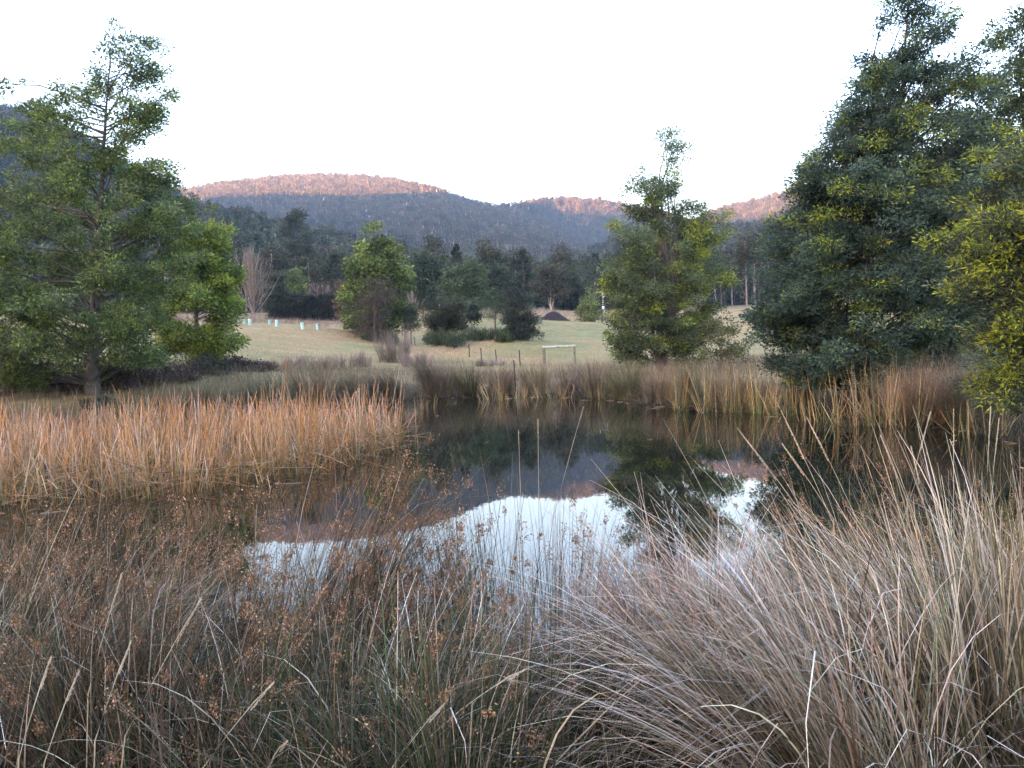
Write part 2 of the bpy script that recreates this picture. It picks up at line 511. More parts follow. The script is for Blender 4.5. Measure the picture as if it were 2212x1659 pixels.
# ------------------------------------------------------------------ trees
def crown_tree(name, label, cat, d, base_vx, base_z, prof, seed, nbr, ncl, nlf, L, W, pal, trunk_r=.2, bark=(.10, .085, .07), crad=.6, depth=.85, lean_top=None, stems=None,
               sparse=None, group=None, ypal=None, yp=0.0, zmin_frac=0.0, droop=.15, flat=.6, twigs=True, lead_vx=None, extra=()):
    """A tree whose crown fills a measured outline. prof: [(vy, xl, xr)] top to bottom in the frame at distance d."""
    rng = RNG(seed)
    b = stand(base_vx, d)
    if base_z is not None: b.z = base_z
    root = empty(name, b); tag(root, label, cat, group)
    zs = []; xl = []; xr = []
    for vy, l, r in prof:
        pl = P(l, vy, d); pr = P(r, vy, d)
        zs.append((pl.z + pr.z) / 2 - b.z); xl.append(pl.x - b.x); xr.append(pr.x - b.x)
    o = np.argsort(zs); zs = np.array(zs)[o]; xl = np.array(xl)[o]; xr = np.array(xr)[o]
    ztop, zbot = zs[-1], zs[0]
    # leader
    tt = np.linspace(0, 1, 14)
    tz = tt * ztop * .97
    cxm = np.interp(tz, zs, (xl + xr) / 2)
    if lead_vx is not None:
        cxm = np.full(14, P(lead_vx, prof[0][0], d).x - b.x)
    lead_x = cxm * np.clip((tz - zbot * .6) / (ztop - zbot * .6), 0, 1) ** 1.2
    lead = np.stack([lead_x + rng.normal(0, .04, 14).cumsum() * .4, rng.normal(0, .05, 14).cumsum() * .4, tz], 1)
    lead[0] = (0, 0, -.15)
    wood = MB()
    rr = trunk_r * ((1 - tt) ** 1.15 * .96 + .04); rr[0] *= 1.35
    wood.tube(lead, rr, None, 8, bark)
    leaders = [lead]
    for sx, sy, zt_ in (stems or []):
        q = np.stack([np.interp(tt, [0, .25, 1], [0, sx * .4, sx]), np.interp(tt, [0, .25, 1], [0, sy * .4, sy]), tt * zt_ - .1], 1)
        q[:, :2] += rng.normal(0, .03, (14, 2)).cumsum(0)
        wood.tube(q, trunk_r * .62 * ((1 - tt) ** .8 * .95 + .05), None, 6, bark)
        leaders.append(q)
    cum_w = np.maximum(xr - xl, .3)
    # branch tips spread over the outline
    zz = np.linspace(zbot, ztop, 200)
    wz = np.interp(zz, zs, cum_w) + .25
    if sparse is not None:
        wz = wz * np.interp((zz - zbot) / (ztop - zbot), [0, 1], sparse)
    pz = wz / wz.sum()
    cl, cr_, tone = [], [], []
    zsel = np.concatenate([rng.choice(zz, nbr, p=pz), [P(ex, ey, d).z - b.z for ex, ey in extra]])
    nbr += len(extra)
    golden = 2.39996
    for k in range(nbr):
        z = zsel[k]
        a, c = np.interp(z, zs, xl), np.interp(z, zs, xr)
        hw, cx = (c - a) / 2, (a + c) / 2
        th = k * golden + rng.normal(0, .4)
        rho = rng.uniform(.45, 1.0) ** .6
        tip = np.array([cx + hw * rho * math.cos(th), hw * depth * rho * math.sin(th), z])
        if k >= nbr - len(extra):
            tip[0] = P(*extra[k - nbr + len(extra)], d).x - b.x; tip[1] = rng.normal(0, .6)
        ld = leaders[rng.integers(len(leaders))] if len(leaders) > 1 else lead
        ln = np.hypot(tip[0], tip[1])
        za = np.clip(z - ln * rng.uniform(.15, .7) - .2, zbot * .5, ld[-1, 2] * .97)
        st = np.array([np.interp(za, ld[:, 2], ld[:, 0]), np.interp(za, ld[:, 2], ld[:, 1]), za])
        t = np.linspace(0, 1, 6)[:, None]
        ctrl = st * .45 + tip * .55 + np.array([0, 0, ln * rng.uniform(-.05, .12)])
        path = (1 - t) ** 2 * st + 2 * t * (1 - t) * ctrl + t * t * tip
        path += rng.normal(0, .03 * max(ln, .5), (6, 3)) * np.array([0, .6, 1, 1, 1, .3])[:, None]
        r0 = min(trunk_r * .28, .010 + .009 * np.linalg.norm(tip - st))
        wood.tube(path, r0, .006, 4, bark)
        ext = k >= nbr - len(extra)
        m_ = 3 if ext else max(1, int(round(ncl * (.5 + .5 * min(1.5, np.linalg.norm(tip - st) / 2.5)))))
        u = rng.uniform(.42, 1.0, m_) ** .8; u[0] = 1.0
        cen = np.stack([np.interp(u, t[:, 0], path[:, i_]) for i_ in range(3)], 1)
        cen += rng.normal(0, 1, cen.shape) * np.array([.4, .4, .25]) * crad * (.4 + .9 * u[:, None])
        cl.append(cen); cr_.append(crad * rng.uniform(.55, 1.15, m_) * (.72 if ext else 1)); tone.append(np.full(m_, rng.normal(0, .2)) + rng.normal(0, .2, m_))
        if twigs:
            for q in range(len(cen)):
                s_ = np.array([np.interp(max(u[q] - .2, 0), t[:, 0], path[:, i_]) for i_ in range(3)])
                wood.tube(np.stack([s_, s_ * .5 + cen[q] * .5 + [0, 0, .04], cen[q]]), .009, .004, 3, bark)
    cl = np.concatenate(cl); cr_ = np.concatenate(cr_); tone = np.concatenate(tone)
    nc = len(cl)
    ys = rng.random(nc) < yp
    idx = np.repeat(np.arange(nc), np.maximum(6, (nlf * (cr_ / crad) ** 2 * rng.uniform(.6, 1.3, nc)).astype(int)))
    n = len(idx)
    off = rng.normal(size=(n, 3)); off /= np.linalg.norm(off, axis=1, keepdims=True)
    off *= (rng.random((n, 1)) ** .45) * cr_[idx][:, None] * np.array([1, 1, flat])
    pos = cl[idx] + off
    out = pos - np.stack([np.interp(pos[:, 2], lead[:, 2], lead[:, 0]), np.interp(pos[:, 2], lead[:, 2], lead[:, 1]), pos[:, 2]], 1)
    out /= np.linalg.norm(out, axis=1, keepdims=True) + .3
    dr = off / (cr_[idx][:, None]) * .9 + out * .5 + rng.normal(0, .55, (n, 3)) + np.array([0, 0, .15 - droop])
    cc = pick(rng, n, pal, .16) * np.exp(tone[idx])[:, None]
    if ypal is not None:
        yi = ys[idx] & (rng.random(n) < .75)
        cc[yi] = pick(rng, int(yi.sum()), ypal, .15)
    lm = MB()
    lm.leaves(pos, dr, L * rng.uniform(.65, 1.35, n), W * rng.uniform(.7, 1.3, n), np.clip(cc, .004, .6), rng)
    lm.build('crown', M_LEAF, root)
    wood.build('trunk', M_BARK, root, smooth=True)
    return root, b


WATTLE = [(5, (.092, .126, .066)), (3, (.128, .166, .064)), (2, (.070, .106, .070)), (1, (.175, .21, .065))]
YEL = [(3, (.25, .31, .04)), (2, (.32, .35, .035)), (2, (.17, .22, .055))]
LIMEY = [(3, (.185, .235, .05)), (2, (.12, .17, .05)), (2, (.25, .29, .06)), (2, (.07, .12, .055))]
EVG = [(3, (.12, .165, .05)), (3, (.17, .215, .06)), (2, (.07, .11, .05)), (1, (.24, .27, .07))]
DARKG = [(3, (.048, .062, .042)), (2, (.064, .078, .046)), (1, (.085, .085, .06))]
MID = [(3, (.06, .085, .05)), (2, (.08, .11, .055)), (1, (.05, .07, .05))]

crown_tree('wattle_tree', 'tall spreading wattle with thin ragged top on the bank behind the orange rushes', 'tree', 34, 200, None,
           [(80, 240, 260), (105, 235, 350), (140, 225, 350), (180, 200, 360), (230, 60, 360), (280, 10, 335), (340, -40, 345), (400, -70, 410), (470, -90, 430), (560, -100, 425), (650, -100, 410), (720, -90, 390), (775, -60, 360), (815, -20, 320)],
           11, 165, 5, 190, .15, .055, WATTLE + [(5, (.12, .155, .055))], trunk_r=.27, bark=(.11, .10, .085), crad=.56, sparse=(1.0, .8), ypal=LIMEY, yp=.62, lead_vx=242, extra=[(10, 205), (45, 197), (90, 208), (130, 212), (160, 225), (200, 185), (345, 105), (310, 135), (345, 185), (355, 210), (60, 235), (30, 265), (110, 250), (290, 105), (262, 92), (320, 225)])
crown_tree('wattle_tree', 'small yellow-green wattle beside the tall ragged one with a pale bare trunk base', 'tree', 44, 425, None,
           [(455, 425, 450), (500, 395, 470), (560, 375, 500), (620, 355, 512), (680, 345, 512), (730, 345, 505), (765, 360, 480), (785, 385, 455)],
           12, 80, 4, 190, .21, .075, LIMEY, trunk_r=.17, bark=(.17, .15, .13), crad=.6, ypal=YEL, yp=.28)
crown_tree('wattle_tree', 'slim many-stemmed wattle with see-through top behind the middle of the far bank', 'tree', 50, 1428, None,
           [(285, 1435, 1462), (310, 1400, 1470), (345, 1385, 1485), (390, 1345, 1500), (440, 1325, 1545), (480, 1315, 1568), (540, 1300, 1568), (610, 1292, 1562), (680, 1296, 1555), (740, 1312, 1530), (775, 1335, 1510)],
           13, 160, 4, 190, .18, .058, WATTLE + [(3, (.11, .135, .06))], trunk_r=.27, bark=(.15, .125, .105), crad=.62, stems=[(1.6, .4, 8.5), (-.8, .5, 7.0), (.7, -.6, 5.5)], sparse=(1.15, .35), ypal=YEL, yp=.22)
crown_tree('wattle_tree', 'huge dense blue-green wattle with low skirts at the right end of the pond', 'tree', 26, 1885, None,
           [(-30, 1930, 1985), (40, 1895, 2050), (110, 1855, 2095), (200, 1840, 2135), (300, 1775, 2145), (380, 1705, 2160), (450, 1665, 2160), (540, 1650, 2150), (640, 1632, 2140), (720, 1615, 2120), (780, 1635, 2080), (825, 1670, 2010)],
           14, 330, 5, 215, .125, .040, [(5, (.062, .100, .075)), (3, (.088, .130, .085)), (2, (.050, .082, .066)), (1, (.13, .17, .065))], trunk_r=.30, bark=(.055, .042, .036), crad=.48, sparse=(1.1, .85), ypal=YEL, yp=.14, stems=[(-1.2, .4, 5.0)])
crown_tree('wattle_tree', 'dark tall wattle cut by the frame behind the huge blue-green one', 'tree', 31, 2245, None,
           [(40, 2165, 2260), (120, 2105, 2300), (220, 2055, 2340), (320, 2040, 2370), (430, 2060, 2390), (540, 2060, 2400), (650, 2060, 2400), (740, 2080, 2380), (800, 2100, 2350)],
           15, 170, 4, 190, .17, .055, WATTLE, trunk_r=.24, bark=(.06, .05, .04), crad=.55)
crown_tree('flowering_wattle', 'nearest wattle with feathery grey leaves and yellow buds at the right edge', 'tree', 16, 2360, None,
           [(290, 2190, 2420), (370, 2120, 2450), (450, 2075, 2480), (530, 2055, 2500), (610, 2055, 2500), (690, 2080, 2500), (760, 2100, 2480), (830, 2110, 2460), (890, 2135, 2440)],
           16, 170, 5, 190, .12, .030, [(3, (.055, .08, .05)), (3, (.08, .10, .06)), (2, (.10, .12, .08))], trunk_r=.16, bark=(.08, .07, .055), crad=.36, ypal=[(3, (.37, .39, .035)), (2, (.27, .32, .045)), (1, (.13, .17, .055))], yp=.46, droop=.05)
crown_tree('broadleaf_tree', 'bright evergreen broadleaf tree with tapering top alone in the dry paddock', 'tree', 104, 830, None,
           [(485, 795, 818), (520, 778, 838), (560, 765, 858), (590, 762, 880), (630, 750, 882), (670, 744, 882), (705, 742, 878), (728, 752, 860)],
           17, 95, 4, 130, .42, .22, EVG, trunk_r=.3, bark=(.08, .07, .06), crad=1.15, ypal=LIMEY, yp=.25, depth=.8, twigs=False)
crown_tree('leafless_tree', 'purple-brown leafless bush in front of the bright evergreen tree', 'tree', 99, 812, None,
           [(592, 795, 830), (620, 778, 848), (660, 768, 852), (700, 765, 850), (722, 775, 845)],
           18, 60, 4, 40, .42, .035, [(3, (.085, .062, .055)), (2, (.11, .085, .075)), (1, (.07, .06, .05))], trunk_r=.28, bark=(.075, .06, .055), crad=1.0, depth=.6)
crown_tree('round_shrub', 'big round dark olive shrub beside the wire fence', 'shrub', 95, 960, None,
           [(640, 940, 985), (660, 922, 1000), (690, 915, 1006), (715, 915, 1005), (738, 925, 998)], 19, 60, 4, 110, .35, .07, [(3, (.045, .052, .028)), (2, (.065, .07, .035)), (1, (.035, .045, .03))], trunk_r=.2, crad=.85, twigs=False)
crown_tree('column_shrub', 'tall grey-green upright shrub with streaked foliage between the fence and the mound', 'shrub', 92, 1122, None,
           [(634, 1108, 1135), (655, 1096, 1145), (690, 1091, 1152), (715, 1092, 1154), (735, 1098, 1150)], 20, 55, 4, 110, .38, .07, [(3, (.040, .048, .036)), (2, (.06, .068, .05)), (1, (.08, .085, .07))], trunk_r=.18, crad=.7, droop=-.6, twigs=False)
crown_tree('young_tree', 'small round-headed tree with a white trunk guard behind the dark round shrub', 'tree', 112, 1019, None,
           [(646, 1012, 1026), (660, 1006, 1033), (680, 1006, 1033), (694, 1012, 1028)], 21, 22, 3, 70, .35, .12, DARKG, trunk_r=.1, crad=.6, twigs=False)
crown_tree('spreading_pine', 'low flat-topped pine with splayed limbs behind the grey-green upright shrub', 'tree', 110, 1072, None,
           [(629, 1060, 1098), (642, 1044, 1108), (660, 1040, 1106), (680, 1050, 1098), (695, 1064, 1086)], 22, 34, 3, 80, .40, .05, [(3, (.04, .062, .03)), (2, (.06, .08, .035))], trunk_r=.18, crad=.75, twigs=False)
crown_tree('small_conifer', 'small dark conifer touching the right side of the bright evergreen tree', 'tree', 101, 889, None,
           [(655, 884, 892), (680, 878, 900), (705, 876, 902), (715, 880, 898)], 23, 26, 3, 75, .35, .06, DARKG, trunk_r=.1, crad=.6, twigs=False)
crown_tree('olive_shrub', 'olive shrub with pale bare twigs at the foot of the slim many-stemmed wattle', 'shrub', 46, 1560, None,
           [(685, 1535, 1575), (715, 1520, 1598), (745, 1512, 1610), (770, 1515, 1612), (784, 1525, 1600)], 24, 44, 3, 60, .17, .055, [(3, (.075, .10, .035)), (2, (.12, .12, .045)), (1, (.09, .075, .05))], trunk_r=.06, bark=(.20, .17, .14), crad=.42)
crown_tree('young_tree', 'pale yellow-green young tree in front of the power pole', 'tree', 140, 1272, None,
           [(628, 1272, 1288), (645, 1258, 1296), (665, 1246, 1298), (685, 1252, 1294), (692, 1258, 1290)], 25, 26, 3, 55, .45, .18, [(3, (.12, .155, .055)), (2, (.16, .19, .07))], trunk_r=.12, crad=1.0, twigs=False)
for (lab, d, vx, prof, sd, pal, br) in [
    ('towering dome-headed gum above the forest behind the bare poplar', 225, 640, [(458, 625, 652), (480, 610, 668), (520, 602, 676), (560, 596, 682), (600, 590, 690), (630, 596, 684)], 30, [(3, (.05, .066, .045)), (2, (.065, .078, .05)), (1, (.08, .09, .055))], (.13, .11, .10)),
    ('loose olive gum right of the bright evergreen tree', 165, 912, [(548, 900, 930), (575, 884, 944), (610, 878, 948), (640, 882, 945), (660, 892, 938)], 31, MID, (.12, .10, .09)),
    ('broad pale green tree behind the dark round shrub', 160, 1000, [(572, 985, 1020), (595, 965, 1036), (620, 958, 1044), (642, 962, 1042), (655, 970, 1032)], 32, [(3, (.075, .105, .055)), (2, (.10, .135, .06))], (.12, .10, .09)),
    ('thin-crowned gum with white forked trunks behind the dark mound', 190, 1190, [(568, 1176, 1206), (590, 1162, 1220), (615, 1158, 1226), (640, 1165, 1222)], 33, [(3, (.085, .085, .055)), (2, (.065, .075, .05)), (1, (.11, .10, .06))], (.42, .38, .34)),
    ('dark green tree right of the thin-crowned gum with white trunks', 200, 1232, [(595, 1222, 1242), (620, 1210, 1256), (650, 1208, 1258), (676, 1214, 1254)], 34, DARKG, (.2, .18, .16)),
    ('bushy dark tree left of the thin-crowned gum with white trunks', 205, 1125, [(582, 1112, 1138), (605, 1098, 1152), (640, 1094, 1156), (668, 1100, 1150)], 35, MID, (.2, .18, .16)),
    ('olive tree behind the flat-topped pine', 190, 1070, [(570, 1058, 1085), (592, 1044, 1098), (625, 1042, 1100), (650, 1050, 1094)], 36, DARKG + MID, (.15, .13, .12)),
]:
    crown_tree('gum_tree', lab, 'tree', d, vx, None, prof, sd, 64, 4, 75 if sd != 33 else 34, .62, .22, pal, trunk_r=.32 if sd != 33 else .17, bark=br, crad=1.7, twigs=False,
               stems=[(1.6, 0, 10), (-1.0, 1, 11)] if sd == 33 else None, zmin_frac=.2)
# hedge shrubs in front of the forest
for (lab, vx, top, l, r, sd, pal) in [
    ('dark pointed hedge shrub beside the bare poplar', 600, 592, 586, 616, 40, DARKG),
    ('brownish hedge shrub second from the bare poplar', 634, 640, 614, 656, 41, [(3, (.05, .052, .038)), (2, (.07, .065, .05))]),
    ('dark rounded hedge shrub in the middle of the row', 664, 632, 642, 688, 42, [(3, (.034, .042, .03)), (2, (.055, .058, .042))]),
    ('wide dark hedge shrub at the right end of the row', 704, 630, 680, 730, 43, [(3, (.036, .044, .03)), (2, (.06, .06, .045))])]:
    bt = 692
    crown_tree('hedge_shrub', lab, 'shrub', 150, vx, None, [(top, vx - 8, vx + 8), (top + 14, l + 5, r - 5), (top + 40, l, r), (bt - 8, l, r), (bt, l + 4, r - 4)], sd, 60, 4, 80, .5, .10, pal, trunk_r=.15, crad=1.0,
               group='hedge shrubs before the forest', droop=-.3, twigs=False)
crown_tree('young_tree', 'light green small tree rising behind the row of hedge shrubs', 'tree', 165, 636, None, [(585, 630, 642), (605, 622, 652), (630, 618, 656), (650, 622, 652)], 44, 40, 3, 70, .5, .2, EVG, trunk_r=.15, crad=1.0, twigs=False)
crown_tree('narrow_tree', 'narrow rusty orange tree between the hedge shrubs and the bright evergreen', 'tree', 148, 732, None, [(612, 729, 733), (640, 726, 738), (670, 726, 740), (690, 728, 738)], 45, 40, 3, 50, .4, .08, [(3, (.19, .12, .06)), (2, (.14, .10, .06))], trunk_r=.12, crad=.5, droop=-.5, twigs=False)


def bare_tree(name, label, vx, d, top_vy, half_v, seed, n, pal, cat='tree'):
    rng = RNG(seed)
    b = stand(vx, d)
    root = empty(name, b); tag(root, label, cat)
    h = P(vx, top_vy, d).z - b.z
    hw = half_v / F * d
    tr = MB()
    tz = np.linspace(0, 1, 8)
    tr.tube(np.stack([rng.normal(0, .05, 8).cumsum(), rng.normal(0, .05, 8).cumsum(), tz * h * .97 - .1], 1), .2, .02, 6, (.26, .21, .18))
    tr.build('trunk', M_BARK, root)
    br = MB()
    bz = rng.uniform(.04, .8, n) * h
    base = np.stack([rng.normal(0, .08, n), rng.normal(0, .08, n), bz], 1)
    az = rng.uniform(0, 2 * math.pi, n)
    L = (h - bz) * rng.uniform(.5, .9, n)
    ln = np.clip(hw / h * 3.8 * rng.uniform(.15, 1.0, n) * (1.15 - .8 * bz / h), .05, 1.1)
    c0 = pick(rng, n, pal); v, q, c, ctr = blades(rng, base, L, az, ln, -ln * .45, np.full(n, .10), c0, c0, S=5, kink=0, wob=.08)
    br.add(v, q, c)
    k = 7
    for s in range(k):
        t = rng.integers(1, 5, n)
        bs = ctr[np.arange(n), t]
        c0 = pick(rng, n, pal)
        v, q, c, _ = blades(rng, bs, L * rng.uniform(.2, .45, n), az + rng.normal(0, .9, n), np.clip(ln * rng.uniform(.5, 1.5, n), .05, 1.2), -ln * .3, np.full(n, .045), c0, c0, S=3, kink=0, wob=.1)
        br.add(v, q, c)
    br.build('branches', M_BARK, root)
    return root


BARE = [(3, (.215, .175, .15)), (2, (.28, .235, .20)), (1, (.16, .125, .11))]
bare_tree('bare_poplar', 'bare winter poplar with a fan of pale upright twigs', 549, 142, 528, 42, 50, 150, BARE)
bare_tree('bare_sapling', 'bare pale sapling right of the bright evergreen tree', 893, 125, 622, 16, 51, 40, BARE)
bare_tree('bare_sapling', 'purple bare sapling behind the right end of the hedge shrubs', 682, 160, 606, 22, 52, 70, [(3, (.17, .12, .12)), (2, (.21, .16, .15))])
bare_tree('bare_sapling', 'faint bare sapling between the narrow rusty tree and hedge', 712, 158, 610, 14, 53, 40, [(3, (.17, .13, .12)), (2, (.21, .16, .15))])


# ------------------------------------------------------------------ grass-like plants
def clump(rng, n, rad, L, Lj, lean, wind=(0, 0), w=.004, pal0=None, pal1=None, curl=.5, S=6, kink=.1, upright=.0, wob=.05, taper=.85, ell=(1, 1)):
    nt = max(min(n, 14), n // 42)                       # shoots stand in small tufts that share a lean and a tone
    ta = rng.uniform(0, 2 * math.pi, nt); tr = rad * np.sqrt(rng.random(nt))
    ti = rng.integers(0, nt, n)
    a = ta[ti]; r = tr[ti]
    j = rng.normal(0, .10 * rad, (n, 2))
    base = np.stack([np.cos(a) * r * ell[0] + j[:, 0], np.sin(a) * r * ell[1] + j[:, 1], np.full(n, -.06)], 1)
    az = a + rng.normal(0, .6, nt)[ti] + rng.normal(0, .45, n)
    ln = np.abs(np.abs(rng.normal(upright, lean, nt))[ti] + rng.normal(0, lean * .45, n))
    tone = np.exp(rng.normal(0, .28, (nt, 1)))[ti]
    dx = np.sin(ln) * np.cos(az) + wind[0]; dy = np.sin(ln) * np.sin(az) + wind[1]
    az = np.arctan2(dy, dx); ln = np.arctan(np.hypot(dx, dy) / np.maximum(np.cos(ln), .15))
    Ln = L * np.clip(rng.normal(1, Lj, n), .35, 1.5)
    cu = np.abs(rng.normal(0, curl, n))
    c0 = np.clip(pick(rng, n, pal0) * tone, .004, .8); c1 = np.clip(pick(rng, n, pal1) * tone, .004, .8)
    return blades(rng, base, Ln, az, ln, cu, w * rng.uniform(.6, 1.3, n), c0, c1, S=S, kink=kink, wob=wob, taper=taper)


def seeds(mb, rng, ctr, k, size, per, pal, tpos=(.75, .98), fs=1.0):
    n, S = ctr.shape[0], ctr.shape[1] - 1
    sel = rng.choice(n, k, replace=k > n)
    t = rng.uniform(*tpos, k) * S
    i0 = np.minimum(t.astype(int), S - 1); f = (t - i0)[:, None]
    p = ctr[sel, i0] * (1 - f) + ctr[sel, i0 + 1] * f
    tang = ctr[sel, i0 + 1] - ctr[sel, i0]; tang /= np.linalg.norm(tang, axis=1, keepdims=True) + 1e-9
    sz = size * rng.uniform(.5, 1.4, k)
    idx = np.repeat(np.arange(k), per)
    m_ = len(idx)
    off = rng.normal(0, 1, (m_, 3)) * sz[idx][:, None] * .34 + tang[idx] * (rng.normal(0, 1, (m_, 1)) * sz[idx][:, None] * .6)
    mb.leaves(p[idx] + off, rng.normal(size=(m_, 3)) + tang[idx] * .8, .014 * fs * rng.uniform(.7, 1.6, m_), .008 * fs * rng.uniform(.7, 1.5, m_), pick(rng, m_, pal, .22), rng)


GREEN = (.055, .085, .035); DKGREEN = (.022, .034, .017); OLIVE = (.12, .115, .055); TAN = (.33, .26, .17); PALE = (.46, .40, .33); GREYW = (.50, .46, .43)
PINK = (.27, .20, .165); MAUVE = (.20, .155, .13); BROWN = (.15, .095, .055); RUST = (.24, .125, .05); ORANGE = (.46, .25, .085); ORTAN = (.52, .34, .18)
SEEDP = [(3, (.25, .145, .078)), (3, (.17, .095, .05)), (1, (.42, .28, .17))]


def tussock(name, label, vx, d, seed, n, rad, L, lean, wind, w, pal0, pal1, curl=.5, S=6, kink=.1, nseed=0, seed_size=.035, per=14, cat='tussock', group=None, nbig=0, bigw=.011, Lj=.22, upright=0., ell=(1, 1), pos=None, part_name='blades', wob=.05, tpos=(.75, .98)):
    rng = RNG(seed)
    b = pos if pos is not None else stand(vx, d)
    root = empty(name, b); tag(root, label, cat, group)
    v, q, c, ctr = clump(rng, n, rad, L, Lj, lean, wind, w, pal0, pal1, curl, S, kink, upright, wob=wob, ell=ell)
    mb = MB(); mb.add(v, q, c)
    tag(mb.build(part_name, M_BLADE, root), kind='stuff')
    if nseed:
        sm = MB(); fs = min(1.0, max(.68, d / 5.6)); seeds(sm, rng, ctr, nseed, seed_size * (.6 + .4 * fs), int(per / fs), SEEDP, tpos, fs)
        tag(sm.build('seed_heads', M_BLADE, root), kind='stuff')
    for k in range(nbig):
        v, q, c, _ = clump(rng, 1, rad, L * 1.12, .2, lean, wind, bigw * (.55 if vx < 1350 else .85) * RNG(seed + k).uniform(.7, 1.2), [(1, (.30, .24, .15))], [(3, (.62, .54, .42)), (2, (.64, .58, .52)), (1, (.42, .36, .22))], curl * 2.2, 9, .25, upright + .15)
        bm_ = MB(); bm_.add(v, q, c); bm_.build('blade', M_BLADE, root)
    return root


# far bank, left to right (mauve-brown sedge tussocks at the water's edge)
FB0 = [(3, (.11, .10, .055)), (3, (.075, .085, .04)), (1, MAUVE)]
FB1 = [(3, (.185, .14, .115)), (2, (.24, .19, .15)), (3, (.13, .11, .065)), (1, (.34, .28, .22)), (2, (.09, .10, .05))]
FBG = [(3, (.09, .11, .045)), (2, (.12, .13, .06)), (1, MAUVE)]
for k, (vx, d, n, rad, L, wnd, lab, p0) in enumerate([  # left to right
    (520, 42, 520, 1.0, 1.35, (-.1, 0), 'dark sedge tussock behind the left of the orange rush bed', FB0),
    (600, 43.5, 520, 1.0, 1.45, (-.2, 0), 'drab sedge tussock behind the middle of the orange rush bed', FB0),
    (680, 44.5, 620, 1.1, 1.55, (-.2, 0), 'broad brown sedge tussock behind the right half of the orange rush bed', FB0),
    (70, 30, 460, .9, .95, (.15, 0), 'grey feathery tussock at the left edge behind the orange rushes', FB1),
    (160, 29.5, 460, .9, 1.0, (.15, 0), 'pale grey tussock in front of the tall ragged wattle trunk', FB1),
    (260, 31, 420, .9, .9, (0, 0), 'low dark tussock right of the tall ragged wattle trunk', FB0),
    (350, 32.3, 460, .9, 1.0, (0, 0), 'drab tussock below the reddish bramble bush', FB0),
    (430, 33.6, 520, .9, 1.1, (0, 0), 'dark tussock in front of the small yellow-green wattle trunk', FB0),
    (760, 45, 640, 1.1, 1.6, (-.3, -.1), 'wind-swept mauve sedge tussock behind the tip of the orange rush bed', FB1),
    (840, 45, 760, 1.15, 1.65, (-.35, -.1), 'dense mauve tussock left of the big leaning one on the far bank', FB0),
    (950, 45, 1000, 1.0, 1.75, (-.30, -.15), 'big leaning mauve tussock overhanging the water left of the lone picket', FB1),
    (1010, 46, 640, .9, 1.6, (-.15, -.1), 'mauve tussock between the big leaning one and the lone picket', FB0),
    (1080, 46, 520, 1.0, 1.45, (0, 0), 'feathery tussock behind the lone picket', FB1),
    (1160, 45, 560, 1.0, 1.5, (0, 0), 'feathery brown tussock below the left post of the goal frame', FB1),
    (1230, 44, 420, .9, 1.3, (0, 0), 'low dry tussock below the right post of the goal frame', FB1),
    (1290, 41, 640, 1.0, 1.5, (.05, 0), 'pinkish tussock left of the many-stemmed wattle', FB1),
    (1360, 39, 700, 1.0, 1.45, (0, 0), 'olive tussock just left of the trunk of the many-stemmed wattle', FBG),
    (1430, 37, 640, .95, 1.35, (0, 0), 'fawn tussock in front of the trunk of the many-stemmed wattle', FB1),
    (1500, 35, 640, .95, 1.3, (0, 0), 'green-based tussock right of the many-stemmed wattle trunk', FBG),
    (1570, 33, 640, .9, 1.25, (.05, 0), 'reddish-brown tussock below the olive shrub', FB1),
    (1640, 31, 520, .85, 1.2, (.05, 0), 'brown tussock left of the low skirts of the huge wattle', FB1),
    (1730, 28, 420, .7, .95, (0, 0), 'short brown tussock in the shade of the huge wattle', FB0),
    (1950, 25.5, 620, .7, 1.35, (-.05, 0), 'tall fawn tussock right of the huge wattle trunk', FB1),
    (2020, 21.5, 1000, .8, 1.55, (.05, -.05), 'large reddish-brown tussock between the huge wattle and the flowering one', [(3, (.13, .10, .06)), (2, (.09, .10, .05)), (2, RUST)]),
    (2090, 21.5, 700, .7, 1.4, (.1, 0), 'brown tussock tucked beneath the flowering wattle', FB0)]):
    while d > 18:
        q_ = P(vx, 760, d)
        if float(pond_sd(np.array([q_.x]), np.array([q_.y]))[0]) < .75: break
        d -= .15
    L *= RNG(1700 + k).uniform(.78, 1.12)
    p1 = p0 if vx < 640 and p0 is FB0 else [FB1, [(3, (.26, .205, .12)), (1, (.36, .29, .20)), (3, OLIVE)], [(4, (.11, .125, .05)), (2, (.22, .18, .11)), (1, (.33, .26, .17))], FB1, [(3, (.28, .19, .12)), (2, (.33, .25, .18)), (1, OLIVE)]][(k * 7) % 5] if vx != 2020 else [(3, (.26, .18, .13)), (2, (.30, .22, .17)), (1, RUST)]
    tussock('sedge_tussock', lab, vx, d, 100 + k, int(n * 2.2), rad * .55, L * (1.22 if d > 38 else 1.14), .44, wnd, .011 if d > 30 else .007, p0, p1, curl=.6, S=5, group='sedge tussocks round the far bank')

